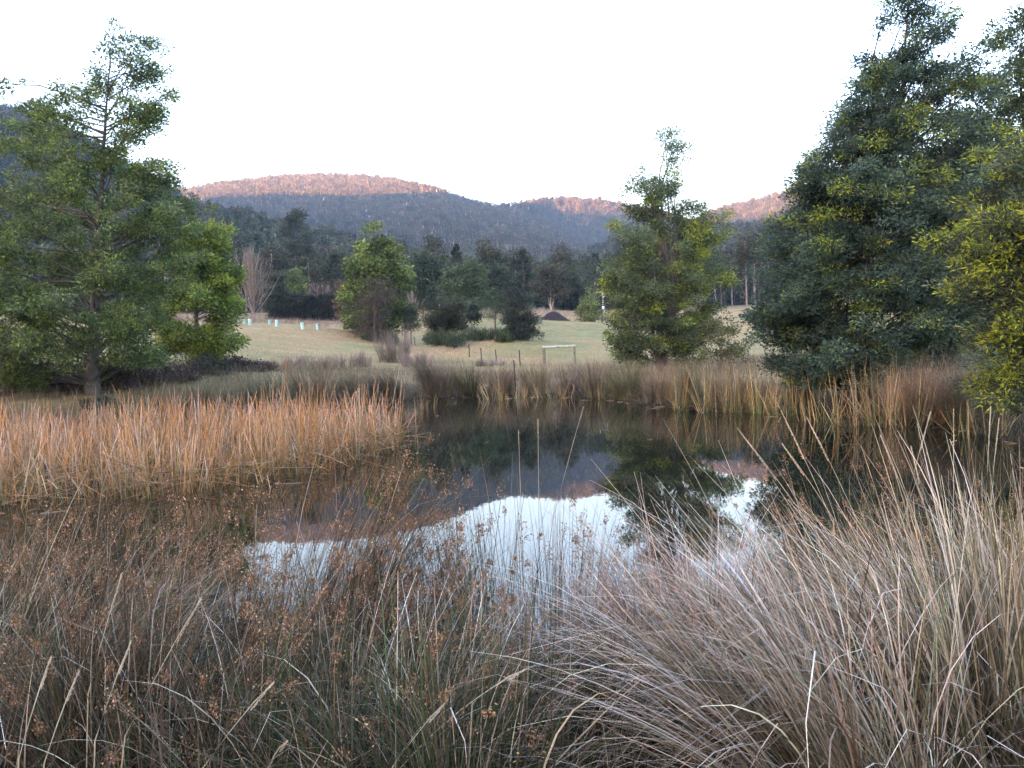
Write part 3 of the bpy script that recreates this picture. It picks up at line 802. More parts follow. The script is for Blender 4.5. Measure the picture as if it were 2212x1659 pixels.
# spiky rush clumps standing in the shallows
SP0 = [(3, (.07, .11, .045)), (1, (.14, .15, .05)), (1, ORTAN)]
SP1 = [(3, ORTAN), (2, ORANGE), (2, (.20, .21, .08)), (1, PALE)]
for k, (vx, d, n, rad, L, lab) in enumerate([
    (925, 36, 30, .5, 1.2, 'sparse spiky rush clump in the water off the rush bed tip'),
    (1072, 40.5, 60, .6, 1.3, 'green and orange rush clump below the lone picket'),
    (1125, 40.5, 130, 1.1, 1.0, 'low matted orange rush clump right of the lone picket'),
    (1200, 39.5, 50, .7, .9, 'short thin rush clump in front of the goal frame'),
    (1290, 37.5, 40, .7, 1.3, 'scattered reeds below the pinkish tussock'),
    (1475, 29.5, 55, .6, 1.2, 'loose leaning reed clump left of the dense orange clump'),
    (1560, 28.2, 190, .8, 1.3, 'dense orange and green rush clump on the right bank'),
    (1640, 27.3, 130, .7, 1.2, 'greenish orange rush clump beside the dense orange clump'),
    (1700, 26.2, 90, .6, 1.15, 'thin rush clump where the huge wattle skirts reach the water'),
    (1772, 23.6, 50, .5, 1.3, 'splayed green reed clump in dark water below the huge wattle'),
    (1830, 22.6, 40, .6, 1.45, 'leaning tall reed clump in dark water by the pale plank'),
    (1900, 21.8, 120, .6, 1.4, 'tall green rush clump with tan tips right of the pale plank'),
    (1960, 21.2, 60, .5, 1.2, 'thin reed clump before the large reddish-brown tussock'),
    (2120, 18.6, 60, .5, 1.0, 'green rush clump at the foot of the flowering wattle')]):
    p = stand(vx, d); p.z = max(p.z, -.3)
    tussock('reed_clump', lab, vx, d, 140 + k, n, rad, L,   .38, (0, 0), .021, SP0, SP1, curl=.05, S=3, kink=.12, cat='reeds', group='spiky reed clumps in the shallows', pos=p, part_name='stems', wob=.01, Lj=.28)

# ------------------------------------------------------------------ the orange rush bed
BED = np.array([(-11.8, 14.2), (-8.5, 14.3), (-5.6, 15.2), (-3.9, 17.3), (-2.9, 20.3), (-3.1, 23), (-4.6, 27), (-7.5, 30), (-11, 30.5), (-15, 29), (-19, 25), (-21, 19), (-17, 15)], float)


def in_poly(x, y, poly):
    ins = np.zeros(x.shape, bool); n = len(poly)
    for i in range(n):
        a, b = poly[i], poly[(i + 1) % n]
        c = (a[1] > y) != (b[1] > y)
        ins ^= c & (x < (b[0] - a[0]) * (y - a[1]) / (b[1] - a[1] + 1e-12) + a[0])
    return ins


def edge_d(x, y, poly):
    d = np.full(x.shape, 1e9)
    for i in range(len(poly)):
        a, b = poly[i], poly[(i + 1) % len(poly)]
        e = b - a; t = np.clip(((x - a[0]) * e[0] + (y - a[1]) * e[1]) / (e @ e), 0, 1)
        d = np.minimum(d, np.hypot(x - a[0] - e[0] * t, y - a[1] - e[1] * t))
    return d


def scatter(rng, n, poly):
    lo, hi = poly.min(0), poly.max(0)
    x = rng.uniform(lo[0], hi[0], n * 3); y = rng.uniform(lo[1], hi[1], n * 3)
    k = in_poly(x, y, poly)
    return x[k][:n], y[k][:n]


rng = RNG(200)
bed = empty('rush_bed', (-8, 22, 0)); tag(bed, 'wide bed of stiff orange rushes standing in the left of the pond', 'reeds')
OR0 = [(2, (.28, .18, .06)), (3, (.09, .115, .035)), (2, (.22, .115, .045)), (2, (.10, .07, .035))]
OR1 = [(4, (.52, .28, .13)), (4, (.58, .42, .32)), (3, (.52, .23, .07)), (2, (.36, .22, .15)), (1, (.20, .12, .07))]
x, y = scatter(rng, 7500, BED)
n = len(x)
ed = edge_d(x, y, BED)
patch = .85 + .18 * np.sin(x * .9 + 1) * np.sin(y * .7) + .08 * np.sin(x * 2.3 + y * 1.9)
z0 = np.full(n, -.05)
lf = np.sin(x * .8 + 2.1 * np.sin(y * .5)) + np.sin(y * 1.1 + x * .4)
caz = np.where(rng.random(n) < .55, 1.5 * lf + .6, rng.uniform(0, 6.28, n))
gapm = (np.sin(x * 1.35 + 1.1 * np.sin(y * .9)) * np.sin(y * 1.2 + .7 * x) > .62) & (rng.random(n) < .7)
patch = np.where(gapm, patch * .55, patch) * (1 + .14 * sst(-8, -4, x)) * np.where(rng.random(n) < .07, 1.25, 1.0)
v, q, c, _ = blades(rng, np.stack([x + 8, y - 22, z0], 1), 1.24 * patch * np.clip(rng.normal(1, .26, n), .35, 1.5), caz, np.abs(rng.normal(.0, .30, n)) + .02 + .16 * np.abs(lf) * (rng.random(n) < .6), rng.normal(.05, .08, n),
                    np.full(n, .019), pick(rng, n, OR0), pick(rng, n, OR1), S=3, kink=.06, wob=.01, taper=.6)
mb = MB(); mb.add(v, q, c)
# fallen, crossing stems round the edge and a mat beneath
x, y = scatter(rng, 7000, BED)
ed = edge_d(x, y, BED)
k = rng.random(len(x)) < np.exp(-ed / 1.2) + .18
x, y = x[k], y[k]; n = len(x)
MAT = [(3, (.48, .30, .17)), (3, (.24, .14, .08)), (2, (.55, .37, .20)), (3, (.11, .07, .04))]
v, q, c, _ = blades(rng, np.stack([x + 8, y - 22, rng.uniform(.0, .45, n)], 1), rng.uniform(.5, 1.2, n), rng.uniform(0, 6.28, n), rng.uniform(1.05, 1.75, n), rng.normal(.1, .1, n), np.full(n, .018), pick(rng, n, MAT), pick(rng, n, MAT), S=2, kink=.15, wob=.01, taper=.5)
mb.add(v, q, c)
tag(mb.build('stems', M_BLADE, bed), kind='stuff')
# the nearest stems, one by one
protos = []
for k in range(8):
    t = MB(); L = 1.3
    bend = rng.normal(0, .05)
    pts = np.stack([bend * np.linspace(0, 1, 4) ** 2, np.zeros(4), np.linspace(0, L, 4)], 1)
    t.tube(pts, .0085, .002, 4, pick(rng, 1, OR0)[0], pick(rng, 1, OR1)[0])
    protos.append(t.mesh('stem', M_BLADE))
cnt = 0
FR = np.array([(-12.5, 14.1), (-8.5, 14.3), (-5.6, 15.2), (-3.9, 17.3), (-2.9, 20.3), (-3.1, 22)])
seg = np.linalg.norm(np.diff(FR, axis=0), axis=1); cs = np.concatenate([[0], seg.cumsum()])
for k in range(290):
    s = rng.uniform(0, cs[-1]); px, py = np.interp(s, cs, FR[:, 0]), np.interp(s, cs, FR[:, 1])
    px += rng.normal(-.35, .35); py += abs(rng.normal(.25, .45))
    o = bpy.data.objects.new('stem', protos[rng.integers(8)]); col.objects.link(o); o.parent = bed
    o.location = (px + 8, py - 22, -.04)
    fallen = rng.random() < .6
    ln = rng.uniform(1.15, 1.85) if fallen else abs(rng.normal(0, .2))
    azm = rng.normal(-1.3, .9) if fallen else rng.uniform(0, 6.28)
    if fallen: o.location.z = rng.uniform(.15, .5); o.location.y += .3
    o.rotation_euler = Euler((0, ln, azm), 'XYZ')
    s_ = rng.uniform(.75, 1.15); o.scale = (1, 1, s_)

rng = RNG(260)
fx, fy = scatter(rng, 4200, POND)
e1, e2 = edge_d(fx, fy, POND), edge_d(fx, fy, BED)
kf = (~in_poly(fx, fy, BED)) & (rng.random(len(fx)) < .9 * np.exp(-np.minimum(e1, e2) / .55) + .006)
fx, fy = fx[kf], fy[kf]; nf = len(fx)
fm = MB()
fa = rng.uniform(0, 6.28, nf)
dv = np.stack([np.cos(fa), np.sin(fa)], 1); sv = np.stack([-np.sin(fa), np.cos(fa)], 1)
fl = rng.uniform(.05, .5, nf)[:, None]; fw = rng.uniform(.006, .016, nf)[:, None]
cxy = np.stack([fx, fy], 1)
fz = np.full((nf, 1), .006)
fm.add(np.stack([np.concatenate([cxy + dv * fl * i_ + sv * fw * j_, fz + (.012 if j_ > 0 else 0)], 1) for i_, j_ in ((-.5, -.5), (.5, -.5), (.5, .5), (-.5, .5))], 1), np.arange(nf * 4).reshape(-1, 4), np.repeat(pick(rng, nf, [(3, (.20, .14, .09)), (2, (.35, .26, .16)), (2, (.07, .055, .03))])[:, None], 4, 1))
tag(fm.build('floating_debris', M_BLADE), kind='stuff')

# ------------------------------------------------------------------ foreground sedges and rushes
J0 = [(4, (.026, .034, .018)), (3, (.045, .038, .022)), (2, (.08, .05, .03)), (1, GREEN)]
J1 = [(3, (.14, .10, .065)), (1, PINK), (1, (.30, .22, .16)), (3, (.085, .085, .045)), (1, PALE)]
JB1 = [(4, (.115, .070, .044)), (5, (.048, .036, .022)), (1, (.30, .21, .155)), (1, (.17, .09, .04)), (1, (.52, .43, .34)), (2, (.06, .06, .032))]
JG1 = [(5, (.045, .055, .032)), (1, OLIVE), (2, (.15, .105, .08)), (1, (.26, .20, .15))]
C0 = [(3, (.13, .10, .06)), (2, (.08, .08, .04)), (2, GREEN), (2, (.10, .06, .035))]
C1 = [(4, (.60, .49, .37)), (3, (.42, .31, .225)), (3, (.66, .60, .53)), (3, (.17, .115, .075)), (2, (.08, .075, .04))]
JN = dict(cat='rushes', group='tangled rushes on the near bank')
CN = dict(cat='tussock', group='pale tussocks on the near bank')
#  vx, d, n, rad, L, lean, wind, curl, nseed
for k, (nm, lab, vx, d, n, rad, L, lean, wnd, w, p0, p1, curl, nseed, nbig, kw) in enumerate([
    ('rush_clump', 'green rush clump with brown seed heads before the white sky reflection', 1075, 5.4, 250, .62, 1.25, .17, (0, 0), .0042, J0, JG1, .22, 60, 0, JN),
    ('rush_clump', 'rush clump just left of the green one before the white reflection', 920, 5.4, 150, .60, 1.12, .18, (-.03, 0), .004, J0, JG1, .25, 45, 0, JN),
    ('rush_clump', 'thinner rush clump just right of the green one before the white reflection', 1235, 5.3, 170, .58, 1.12, .18, (.08, 0), .004, J0, JG1, .25, 40, 0, JN),
    ('rush_clump', 'tall brown rush clump leaning right over the water', 690, 5.4, 750, .40, 1.45, .22, (.36, .05), .0042, J0, JB1, .35, 95, 0, JN),
    ('rush_clump', 'brown rush clump below the leaning one at the left of the water', 770, 4.4, 560, .38, .92, .32, (.12, 0), .0038, J0, JB1, .5, 110, 0, JN),
    ('rush_clump', 'dark upright rush clump left of the small bright water gap', 340, 5.4, 560, .5, 1.15, .24, (.05, 0), .0042, J0, JB1, .35, 190, 0, JN),
    ('rush_clump', 'dark stemmed rush clump in front of the small bright water gap', 480, 4.5, 330, .42, .92, .22, (.05, 0), .004, J0, JB1, .4, 120, 0, JN),
    ('rush_clump', 'seedy brown rush clump at the left edge below the orange rushes', 60, 8.2, 480, .7, .95, .3, (.05, 0), .005, J0, JB1, .45, 90, 0, JN),
    ('rush_clump', 'brown rush clump below the middle of the orange rushes', 250, 8.0, 190, .8, .95, .28, (.05, 0), .005, J0, JB1, .4, 60, 0, JN),
    ('rush_clump', 'thin rush clump standing in dark water under the orange rushes', 440, 7.4, 80, .7, .9, .25, (.05, 0), .0045, J0, JB1, .35, 25, 0, JN),
    ('rush_clump', 'reddish rush clump along the left edge halfway down', 90, 5.8, 700, .6, 1.05, .33, (.1, 0), .0042, J0, JB1, .5, 150, 0, JN),
    ('sedge_tussock', 'grey-green tussock flattened across the lower left', 40, 3.9, 1200, .6, 1.0, .55, (.35, .1), .0045, [(3, (.06, .065, .03)), (2, DKGREEN), (2, (.07, .05, .03))], [(2, (.30, .27, .19)), (2, (.16, .12, .09)), (3, (.09, .095, .05)), (1, PALE)], .8, 40, 18, CN),
    ('rush_clump', 'shaggy clump heavy with brown seed heads in the lower left', 330, 3.3, 800, .55, .78, .45, (.1, .1), .004, J0, JB1, .7, 130, 6, JN),
    ('rush_clump', 'sprawling dark green clump with seed heads at the lower middle', 720, 3.1, 850, .6, .76, .6, (.12, .1), .004, [(5, DKGREEN), (1, GREEN), (2, (.05, .034, .02))], [(4, (.045, .048, .025)), (3, (.14, .09, .055)), (1, GREEN), (1, PALE)], .9, 70, 14, JN),
    ('rush_clump', 'low dark green clump at the bottom centre', 1010, 2.9, 800, .6, .68, .6, (0, .1), .0045, [(5, DKGREEN), (2, (.035, .055, .022))], [(3, (.06, .07, .034)), (2, GREEN), (2, (.18, .125, .08)), (1, PALE)], .9, 35, 22, JN),
    ('sedge_tussock', 'arching grey-brown tussock right of the bottom centre', 1270, 3.9, 900, .5, .84, .55, (-.12, 0), .0045, C0, [(3, PINK), (2, (.36, .28, .22)), (3, (.08, .08, .045))], .9, 15, 10, CN),
    ('sedge_tussock', 'upright pale mauve tussock between the reflection and the big pale tussock', 1500, 4.0, 1200, .36, .90, .2, (-.10, 0), .0042, [(2, (.17, .12, .10)), (2, (.09, .06, .045))], [(4, (.44, .33, .275)), (2, (.58, .50, .45)), (3, (.20, .14, .11)), (1, (.10, .08, .06))], .8, 10, 6, CN),
    ('sedge_tussock', 'feathery fawn tussock at the water behind the upright mauve one', 1430, 5.4, 330, .5, .78, .35, (.05, 0), .0042, J0, [(3, PINK), (2, (.33, .25, .19)), (1, PALE)], .5, 40, 0, CN),
    ('sedge_tussock', 'huge pale tussock fanning leftward from the lower right', 1985, 4.0, 1250, .42, 1.12, .40, (-.55, .05), .0085, C0, C1, .8, 0, 60, CN),
    ('sedge_tussock', 'pale tussock spilling flat along the bottom right', 1800, 2.9, 750, .45, 1.05, .6, (-.55, .1), .007, C0, C1, .85, 0, 26, CN),
    ('sedge_tussock', 'tall green and tan tussock at the lower right edge', 2170, 3.5, 600, .38, 1.05, .26, (-.03, .05), .0085, [(3, GREEN), (2, OLIVE), (2, BROWN)], [(2, OLIVE), (4, (.44, .35, .225)), (3, PALE), (1, GREEN)], .45, 0, 40, CN),
    ('sedge_tussock', 'olive tussock by the right edge below the flowering wattle', 2110, 6.2, 450, .6, 1.05, .34, (-.05, 0), .0055, [(3, GREEN), (2, OLIVE)], [(3, (.36, .30, .20)), (2, OLIVE), (2, PINK)], .5, 60, 0, CN),
    ('rush_clump', 'slender green rush clump with seed heads in dark water at the right', 1830, 7.2, 330, .65, 1.2, .26, (-.03, 0), .0045, [(3, GREEN), (2, DKGREEN)], [(3, OLIVE), (2, (.26, .19, .12)), (1, GREEN)], .35, 110, 0, JN),
    ('rush_clump', 'sparse rush clump at the edge of the dark tree reflection', 1640, 6.0, 200, .55, .85, .3, (-.08, 0), .0045, J0, JB1, .4, 70, 0, JN),
    ('rush_clump', 'brown rush clump at the right edge of the dark water', 2030, 8.0, 380, .7, 1.25, .28, (0, 0), .0045, [(3, GREEN), (2, BROWN)], [(3, (.28, .2, .13)), (2, OLIVE)], .4, 110, 0, JN),
]):
    tussock(nm, lab, vx, d, 300 + k, int(n * (1.35 if w < .005 else 1.5)), rad * (.72 if d < 6 else 1), L, lean, wnd, w * (1.35 if w < .005 else .92), p0, p1, curl=curl, S=7, kink=.2, nseed=int(nseed * 1.1), nbig=nbig, seed_size=.046, per=46, **kw)

# tall flowering stalks, each a thing of its own
def stalk(label, b0, b1, d0, d1, seed, w=.0055, head=.35, name='grass_stalk', pal=None):
    rng = RNG(seed)
    a = P(b0[0], b0[1], d0); b = P(b1[0], b1[1], d1)
    g = Hs(a.x, a.y)
    a2 = Vector((a.x - (b.x - a.x) * .25, a.y - .05, min(g, a.z) - .03))
    pts = np.array([a2, a, a.lerp(b, .35) + Vector((0, 0, .01)), a.lerp(b, .7) + Vector((0, 0, .012)), b])
    pts = pts - np.array(a2)
    root = empty(name, a2); tag(root, label, 'grass stalk', 'tall stalks rising from the near bank')
    m_ = MB(); m_.tube(pts, w * .5, w * .25, 4, (.30, .27, .16), (.50, .42, .30)); m_.build('stem', M_BLADE, root)
    hm = MB()
    n = int(170 * head / .35)
    t = rng.uniform(1 - head, 1, n)
    c = (1 - t)[:, None] * pts[1] + t[:, None] * pts[4]
    dr = (pts[4] - pts[1]) / np.linalg.norm(pts[4] - pts[1])
    hm.leaves(c + rng.normal(0, .0009, (n, 3)), dr + rng.normal(0, .2, (n, 3)), np.full(n, .010), np.full(n, .003), pick(rng, n, [(3, (.52, .42, .28)), (2, (.40, .30, .20))]), rng)
    hm.build('spikelets', M_BLADE, root)


for k, (lab, b0, b1, d0, d1) in enumerate([
    ('near-vertical pale stalk at the left of the small bright water gap', (190, 1500), (263, 1240), 2.9, 3.1),
    ('long pale stalk leaning right below the small bright water gap', (270, 1590), (435, 1292), 2.7, 3.0),
    ('short thick pale stalk leaning right at the lower left', (438, 1659), (590, 1475), 2.4, 2.6),
    ('thin pale stalk between the two leaning ones at the lower left', (205, 1600), (282, 1388), 2.6, 2.8),
    ('stubby pale stalk tip poking in at the bottom', (575, 1665), (618, 1604), 2.3, 2.35),
    ('flattened pale stalk leaning right at the bottom centre', (847, 1659), (966, 1514), 2.4, 2.6),
    ('bent pale stem pointing right above the bottom centre', (1020, 1520), (1133, 1447), 2.7, 2.8),
    ('thin grey stem along the bottom left corner, outer', (40, 1640), (110, 1420), 2.4, 2.6),
    ('thin grey stem along the bottom left corner, inner', (95, 1650), (170, 1450), 2.4, 2.6)]):
    stalk(lab, b0, b1, d0, d1, 400 + k)
for k, (lab, b0, b1, d0, d1) in enumerate([
    ('leftmost tall pale stalk over the dark tree reflection', (1790, 1190), (1593, 925), 4.2, 4.6),
    ('tall pale stalk second from left over the dark tree reflection', (1800, 1130), (1688, 888), 4.2, 4.5),
    ('long pale stalk reaching highest over the dark tree reflection', (1850, 1120), (1743, 902), 4.2, 4.5),
    ('middle pale stalk over the dark tree reflection with seeds all along', (1800, 1120), (1689, 958), 4.0, 4.3),
    ('upright pale stalk below the tall green rush clump', (1960, 1080), (2010, 890), 4.4, 4.7),
    ('upright pale stalk before the large reddish-brown tussock', (2060, 1100), (2060, 886), 4.4, 4.6),
    ('right-hand pale stalk of the pair below the flowering wattle', (2140, 1080), (2158, 905), 4.0, 4.2),
    ('left-hand pale stalk of the pair below the flowering wattle', (2130, 1080), (2140, 880), 4.0, 4.3),
    ('pale stalk against dark water below the pale plank', (1985, 1150), (1902, 940), 4.2, 4.4),
    ('thin curved pale stalk near the right-hand dark water', (2010, 1150), (1968, 965), 4.1, 4.3),
    ('thin straight stalk before the mountain reflection, left', (1128, 1180), (1120, 930), 5.3, 5.4),
    ('thin straight stalk before the mountain reflection with one seed tuft', (1165, 1180), (1162, 905), 5.3, 5.5),
    ('thin slanting stalk before the mountain reflection', (1195, 1120), (1260, 880), 5.3, 5.6)]):
    stalk(lab, b0, b1, d0, d1, 430 + k, w=.0045 if k < 10 else .0045, head=.45 if k < 10 else .12)

# grass carpets nobody could count
def carpet(name, seed, pts, L, lean, w, p0, p1, S=4, curl=.6, wind=(0, 0)):
    rng = RNG(seed)
    x, y = pts; n = len(x)
    z = H(x, y)
    az = rng.uniform(0, 6.283, n); ln = np.abs(rng.normal(0, lean, n))
    dx = np.sin(ln) * np.cos(az) + wind[0]; dy = np.sin(ln) * np.sin(az) + wind[1]
    v, q, c, ctr = blades(rng, np.stack([x, y, z - .03], 1), L * np.clip(rng.normal(1, .3, n), .3, 1.7), np.arctan2(dy, dx), np.arctan(np.hypot(dx, dy)), np.abs(rng.normal(0, curl, n)),
                          np.broadcast_to(w, n) * rng.uniform(.6, 1.3, n), pick(rng, n, p0), pick(rng, n, p1), S=S, kink=.08)
    mb = MB(); mb.add(v, q, c)
    return mb, ctr


def patchy(rng, n, x0, x1, y0, y1, cond=None, scale=.7, thr=.0):
    x = rng.uniform(x0, x1, n); y = rng.uniform(y0, y1, n)
    f = np.sin(x * scale + 1.3) * np.sin(y * scale * 1.1) + .5 * np.sin(x * scale * 2.3 + y * scale * 1.7)
    k = f + rng.normal(0, .6, n) > thr
    if cond is not None: k &= cond(x, y)
    return x[k], y[k]


rng = RNG(500)
near = patchy(rng, 15000, -6.5, 6.0, 1.2, 7.2, lambda x, y: (np.abs(x) < y * .75 + .8) & (pond_sd(x, y) > -.5), 1.6, -.5)
mb, ctr = carpet('near_grass', 501, near, .40, .55, .006, [(4, (.022, .032, .016)), (3, DKGREEN), (2, (.06, .04, .025))], [(3, (.04, .038, .02)), (4, (.065, .042, .027)), (1, PINK), (1, GREEN)], curl=.9)  # colours kept dark to put shade into the gaps between clumps
th = patchy(rng, 7000, -6.5, 6.0, 1.2, 6.6, lambda x, y: (np.abs(x) < y * .75 + .8) & (pond_sd(x, y) > -.2), 1.9, -.3)
mt, _ = carpet('thatch', 509, th, .55, 1.4, .0065, [(3, (.06, .045, .03)), (2, (.12, .09, .065))], [(3, (.11, .08, .055)), (1, (.32, .25, .19)), (4, (.045, .038, .024))], curl=.8)
mb.V += mt.V; mb.Q += [q + mb.n for q in mt.Q]; mb.C += mt.C; mb.n += mt.n
tag(mb.build('undergrowth_grass', M_BLADE), kind='stuff')
left = patchy(rng, 9000, -26, -9.5, 23, 40, lambda x, y: (pond_sd(x, y) > .2) | (y > 29) & (pond_sd(x, y) > 0), .6, -.4)
mb, _ = carpet('bank_grass', 502, left, .6, .45, .011, [(2, OLIVE), (3, BROWN), (2, (.07, .055, .035))], [(2, (.24, .19, .14)), (2, (.17, .12, .085)), (2, (.10, .09, .05)), (1, MAUVE)])
tag(mb.build('bank_grass', M_BLADE), kind='stuff')
far = patchy(rng, 26000, -26, 30, 31, 80, lambda x, y: (pond_sd(x, y) > 1.2) & (y < 78) & (np.abs(x) < y * .68 + 3), .35, -.2)
mb, _ = carpet('dry_grass', 503, far, .42, .4, .014, [(3, (.22, .18, .11)), (2, OLIVE), (1, MAUVE)], [(4, (.36, .29, .215)), (2, (.30, .24, .19)), (1, OLIVE), (1, MAUVE)])
tag(mb.build('dry_grass', M_BLADE), kind='stuff')
shore = patchy(rng, 42000, -26, 26, 27, 62, lambda x, y: (pond_sd(x, y) > 1.8) & (np.abs(x) < y * .66 + 2), .35, -.3)
mb, _ = carpet('shore_grass', 508, shore, .62, .4, .016, [(3, (.14, .115, .07)), (2, OLIVE), (2, (.07, .06, .035))], [(3, (.33, .255, .17)), (2, (.26, .19, .14)), (2, OLIVE), (2, MAUVE)])
edge = patchy(rng, 60000, -14, 16, 15, 48, lambda x, y: (pond_sd(x, y) > -.15) & (pond_sd(x, y) < 2.2), .9, -.4)
me2, _ = carpet('edge_grass', 511, edge, .42, .5, .012, [(3, (.07, .06, .035)), (2, (.10, .10, .045)), (1, BROWN)], [(3, (.24, .18, .12)), (2, (.14, .14, .065)), (2, (.36, .27, .18))])
mb.V += me2.V; mb.Q += [q + mb.n for q in me2.Q]; mb.C += me2.C; mb.n += me2.n
tag(mb.build('shore_grass', M_BLADE), kind='stuff')
pad = patchy(rng, 30000, -60, 40, 70, 165, lambda x, y: (np.abs(x) < y * .68), .22, .1)
mb, _ = carpet('paddock_grass', 504, pad, .20, .5, .04, [(3, (.30, .225, .13)), (2, (.15, .15, .07))], [(4, (.35, .26, .15)), (2, (.20, .185, .09))], S=2)
tag(mb.build('paddock_grass', M_BLADE), kind='stuff')
beyond = patchy(rng, 16000, -75, 6, 105, 168, lambda x, y: (x < -26 + (y - 105) * .25) & (np.abs(x) < y * .7), .25, -.3)
mb, _ = carpet('tall_dry_grass', 505, beyond, .75, .3, .05, [(3, MAUVE), (2, (.22, .17, .13))], [(3, (.26, .20, .17)), (2, (.32, .27, .22)), (2, MAUVE)], S=3)
tag(mb.build('tall_dry_grass', M_BLADE), kind='stuff')
fenceg = patchy(rng, 9000, -16, 14, 76, 112, lambda x, y: np.abs(x - (-14 + (110 - y) * .42)) < 5 + .1 * (y - 70), .5, -.2)
mb, _ = carpet('fence_grass', 506, fenceg, .36, .35, .03, [(3, (.30, .24, .17)), (1, OLIVE)], [(4, (.42, .34, .27)), (2, (.33, .26, .21)), (1, MAUVE)], S=3)
tag(mb.build('fence_grass', M_BLADE), kind='stuff')
hump = patchy(rng, 7000, -14, 24, 152, 180, lambda x, y: np.abs(x) < y, .3, -.4)
mb, _ = carpet('hump_grass', 507, hump, .8, .3, .06, [(3, (.30, .24, .18)), (2, (.2, .17, .1))], [(3, (.42, .34, .27)), (2, (.30, .25, .2))], S=3)
tag(mb.build('hump_grass', M_BLADE), kind='stuff')

# individual bushes on the banks
def bush(name, label, vx, d, seed, rx, rz, n, L, W, pal, cat='bush', group=None, up=0., pos=None):
    rng = RNG(seed)
    b = pos or stand(vx, d)
    root = empty(name, b); tag(root, label, cat, group)
    st = MB()
    k = 26
    az = rng.uniform(0, 6.28, k)
    tip = np.stack([np.cos(az) * rx * rng.uniform(.3, 1, k), np.sin(az) * rx * rng.uniform(.3, 1, k), rz * rng.uniform(.5, 1., k)], 1)
    for p in tip:
        st.tube(np.stack([p * [.1, .1, -.05], p * [.4, .4, .6], p]), .018, .005, 3, (.10, .075, .06))
    st.build('stems', M_BARK, root)
    nl = 22
    lc = rng.normal(size=(nl, 3)); lc /= np.linalg.norm(lc, axis=1, keepdims=True); lc *= rng.random((nl, 1)) ** .4 * .85
    lc[:, 2] = np.abs(lc[:, 2]) * rng.uniform(.35, 1.0, nl)
    ls = rng.uniform(.14, .34, nl)
    li = rng.integers(0, nl, n)
    u = rng.normal(size=(n, 3)); u *= (ls / 1.7)[li][:, None]
    u = u + lc[li]
    u[:, 2] = np.abs(u[:, 2])
    lm = MB()
    lm.leaves(u * [rx, rx * .8, rz], u + rng.normal(0, .7, (n, 3)) + [0, 0, up], L * rng.uniform(.6, 1.4, n), W * rng.uniform(.7, 1.3, n), pick(rng, n, pal, .25), rng)
    lm.build('foliage', M_LEAF, root)
    return root


BRAM = [(3, (.085, .055, .055)), (2, (.12, .075, .07)), (2, (.06, .06, .04)), (1, (.16, .09, .07))]
for k, (vx, d, rx, rz, lab, pal) in enumerate([
    (500, 46, 1.9, .9, 'purple-brown bramble bush right of the small yellow-green wattle', BRAM),
    (545, 47, 1.3, .7, 'low purple bramble bush at the edge of the dry paddock', BRAM),
    (455, 42, 1.5, 1.1, 'dark green bush by the trunk of the small yellow-green wattle', [(3, (.05, .065, .045)), (1, (.09, .06, .055))]),
    (330, 38, 2.2, 1.5, 'reddish bramble bush between the two left wattles', BRAM),
    (265, 36, 1.6, 1.3, 'brown bramble bush just right of the tall ragged wattle trunk', BRAM),
    (130, 36, 2.0, 1.3, 'rusty bracken bush left of the tall ragged wattle trunk', [(3, (.13, .075, .05)), (2, (.07, .065, .04)), (1, (.05, .07, .045))]),
    (40, 36, 2.0, 1.3, 'dark bramble bush at the left edge under the tall ragged wattle', BRAM),
    (215, 32.5, .8, .45, 'small grey-green bush at the foot of the tall ragged wattle', [(3, (.06, .085, .06)), (1, (.10, .11, .07))])]):
    bush('bramble_bush', lab, vx, d, 600 + k, rx, rz, 4200, .13, .075, pal, group='brambles under the left trees')
for k, (vx, d, rx, rz, lab) in enumerate([
    (942, 91, 1.4, 1.9, 'leftmost light green upright sapling clump behind the wire fence'),
    (985, 89, 1.6, 2.0, 'light green sapling clump in front of the dark round shrub'),
    (1025, 92, 1.5, 1.7, 'low green sapling clump between the two dark shrubs'),
    (1058, 92, 1.7, 1.9, 'dark low sapling clump left of the grey-green upright shrub'),
    (1086, 90, 1.2, 1.5, 'green sapling clump at the foot of the grey-green upright shrub'),
    (848, 97, .7, 1.7, 'single small green shrub at the foot of the bright evergreen tree')]):
    bush('sapling_clump', lab, vx, d, 620 + k, rx, rz, 900, .5, .07, [(3, (.055, .078, .04)), (2, (.085, .115, .055)), (1, (.04, .055, .032))], cat='saplings', up=1.6, group='sapling clumps behind the fence')
for k, (vx, d, L, lab) in enumerate([
    (852, 72, 2.6, 'tall feathery mauve weed clump before the bright evergreen tree'),
    (700, 60, 1.0, 'low mauve weed clump in the dry paddock'),
    (760, 64, 1.1, 'pinkish weed clump right of the low mauve one in the paddock'),
    (620, 58, .9, 'fawn weed clump at the near edge of the dry paddock'),
    (905, 66, 1.2, 'mauve weed clump left of the fence pickets'),
    (1062, 70, .6, 'grey weed clump among the fence pickets')]):
    tussock('weed_clump', lab, vx, d, 640 + k, 700, 1.3, L, .28, (0, 0), .022, [(2, MAUVE), (1, OLIVE)], [(3, (.25, .19, .17)), (2, (.31, .25, .22)), (1, MAUVE)], curl=.4, S=4, group='weed clumps in the paddock', cat='weeds')

